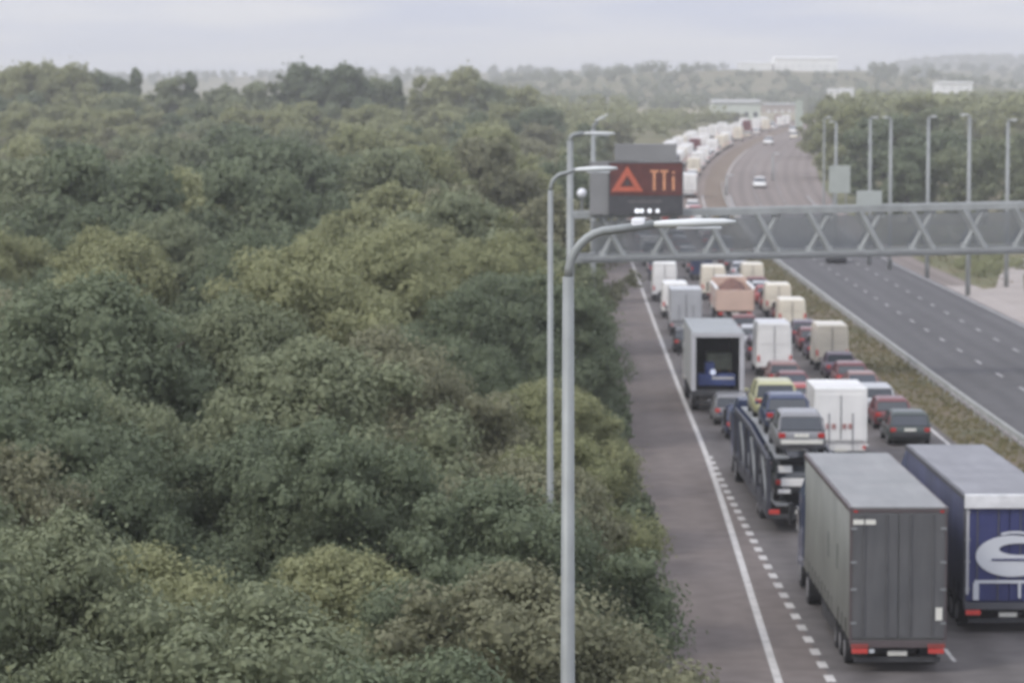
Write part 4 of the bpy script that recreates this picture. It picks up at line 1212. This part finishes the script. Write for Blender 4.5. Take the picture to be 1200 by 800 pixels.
# under and beyond the gantry: seen through or above the truss
far_cols = ['silver', 'white', 'black', 'red', 'grey', 'white', 'maroon', 'silver', 'dark blue', 'white']
adj = ['just past', 'beyond', 'well beyond', 'far beyond']
lane_n = {L1: 'left', L2: 'middle', L3: 'right'}
lst = []
r2 = random.Random(11)
for off in (L1, L2, L3):
    d = 270 + r2.uniform(0, 8)
    while d < 405:
        lst.append((off, d, r2.choice(far_cols), 'car' if r2.random() < .75 else 'van')); d += r2.uniform(8.5, 13)
for i, (off, d, c, k) in enumerate(lst):
    lab = '%s %s in the %s lane, partly hidden by the gantry truss' % (c, k, lane_n[off])
    if k == 'car': place('queuing_car', 'car', off, d, lab, lambda o: car(o, c, 4.3, 1.78, 1.46, r2.choice(['hatch', 'saloon', 'estate']), False), grp='vehicles behind the gantry truss, %s %s %s' % (c, k, lane_n[off]))
    else: place('queuing_van', 'van', off, d, lab, lambda o: van(o, c, 5.4, 1.95, 2.35, detail=False), grp='vehicles behind the gantry truss, %s %s %s' % (c, k, lane_n[off]))
place('box_van', 'van', L3 - .1, 423, 'tall bright cream-white box van right of the message sign', lambda o: van(o, 'white', 6.5, 2.2, 3.3, box=True, detail=False))
lst = []
for off in (L1, L2, L3):
    d = 436 + r2.uniform(0, 6)
    while d < 900:
        lst.append((off, d, r2.choice(['white', 'white', 'cream', 'white', 'white', 'maroon', 'black', 'white', 'cream', 'white']), 'car' if r2.random() < .45 else 'van')); d += r2.uniform(8, 12) * (1 if d < 620 else 3.5)
for i, (off, d, c, k) in enumerate(lst):
    zone = 'nearer part' if d < 560 else 'far bend'
    lab = '%s %s in the %s lane on the %s of the distant queue' % (c, k, lane_n[off], zone)
    gr = 'distant queue beyond the gantry, %s %s %s %s' % (c, k, lane_n[off], zone)
    if k == 'car': place('queuing_car', 'car', off, d, lab, lambda o: car(o, c, 4.3, 1.8, 1.5, 'hatch', False), grp=gr)
    else: place('queuing_van', 'van', off, d, lab, lambda o: van(o, c, 5.6, 2.1, 2.9 if d < 620 else 3.1, detail=False), grp=gr)
# opposite carriageway
place('oncoming_car', 'car', 19.4, 452, 'lone white car on the empty opposite carriageway beyond the gantry', lambda o: car(o, 'white', 4.4, 1.85, 1.5, 'hatch', False, lit=False), flip=True, grp='oncoming cars')
place('oncoming_car', 'car', 20.2, 306, 'dark car just emerging under the gantry on the opposite carriageway', lambda o: car(o, 'black', 4.4, 1.9, 1.46, 'saloon', False, lit=False), flip=True, grp='oncoming cars')
for d, off, c, lab in ((640, 17, 'white', 'white oncoming car on the far bend, nearest the reserve'), (690, 20.5, 'cream', 'cream oncoming car in the middle of the far bend'), (760, 17, 'white', 'white oncoming car furthest along the bend')):
    place('oncoming_car', 'car', off, d, lab, lambda o: car(o, c, 4.4, 1.9, 1.6, 'hatch', False, lit=False), flip=True, grp='oncoming cars')

# ------------------------------------------------------------------ haze
hz = MB().box(0, 2750, 54, 5400, 5650, 116)
hm = bpy.data.materials.new('haze'); hm.use_nodes = True
t = hm.node_tree
for n_ in list(t.nodes): t.nodes.remove(n_)
mo = t.nodes.new('ShaderNodeOutputMaterial')
pv = t.nodes.new('ShaderNodeVolumePrincipled')
pv.inputs['Color'].default_value = (0.90, 0.90, 0.91, 1)
pv.inputs['Density'].default_value = 0.00034
pv.inputs['Anisotropy'].default_value = 0.2
t.links.new(pv.outputs[0], mo.inputs['Volume'])
tag(hz.build('haze', hm), 'thin pale haze over the motorway and hills', 'haze', kind='stuff')
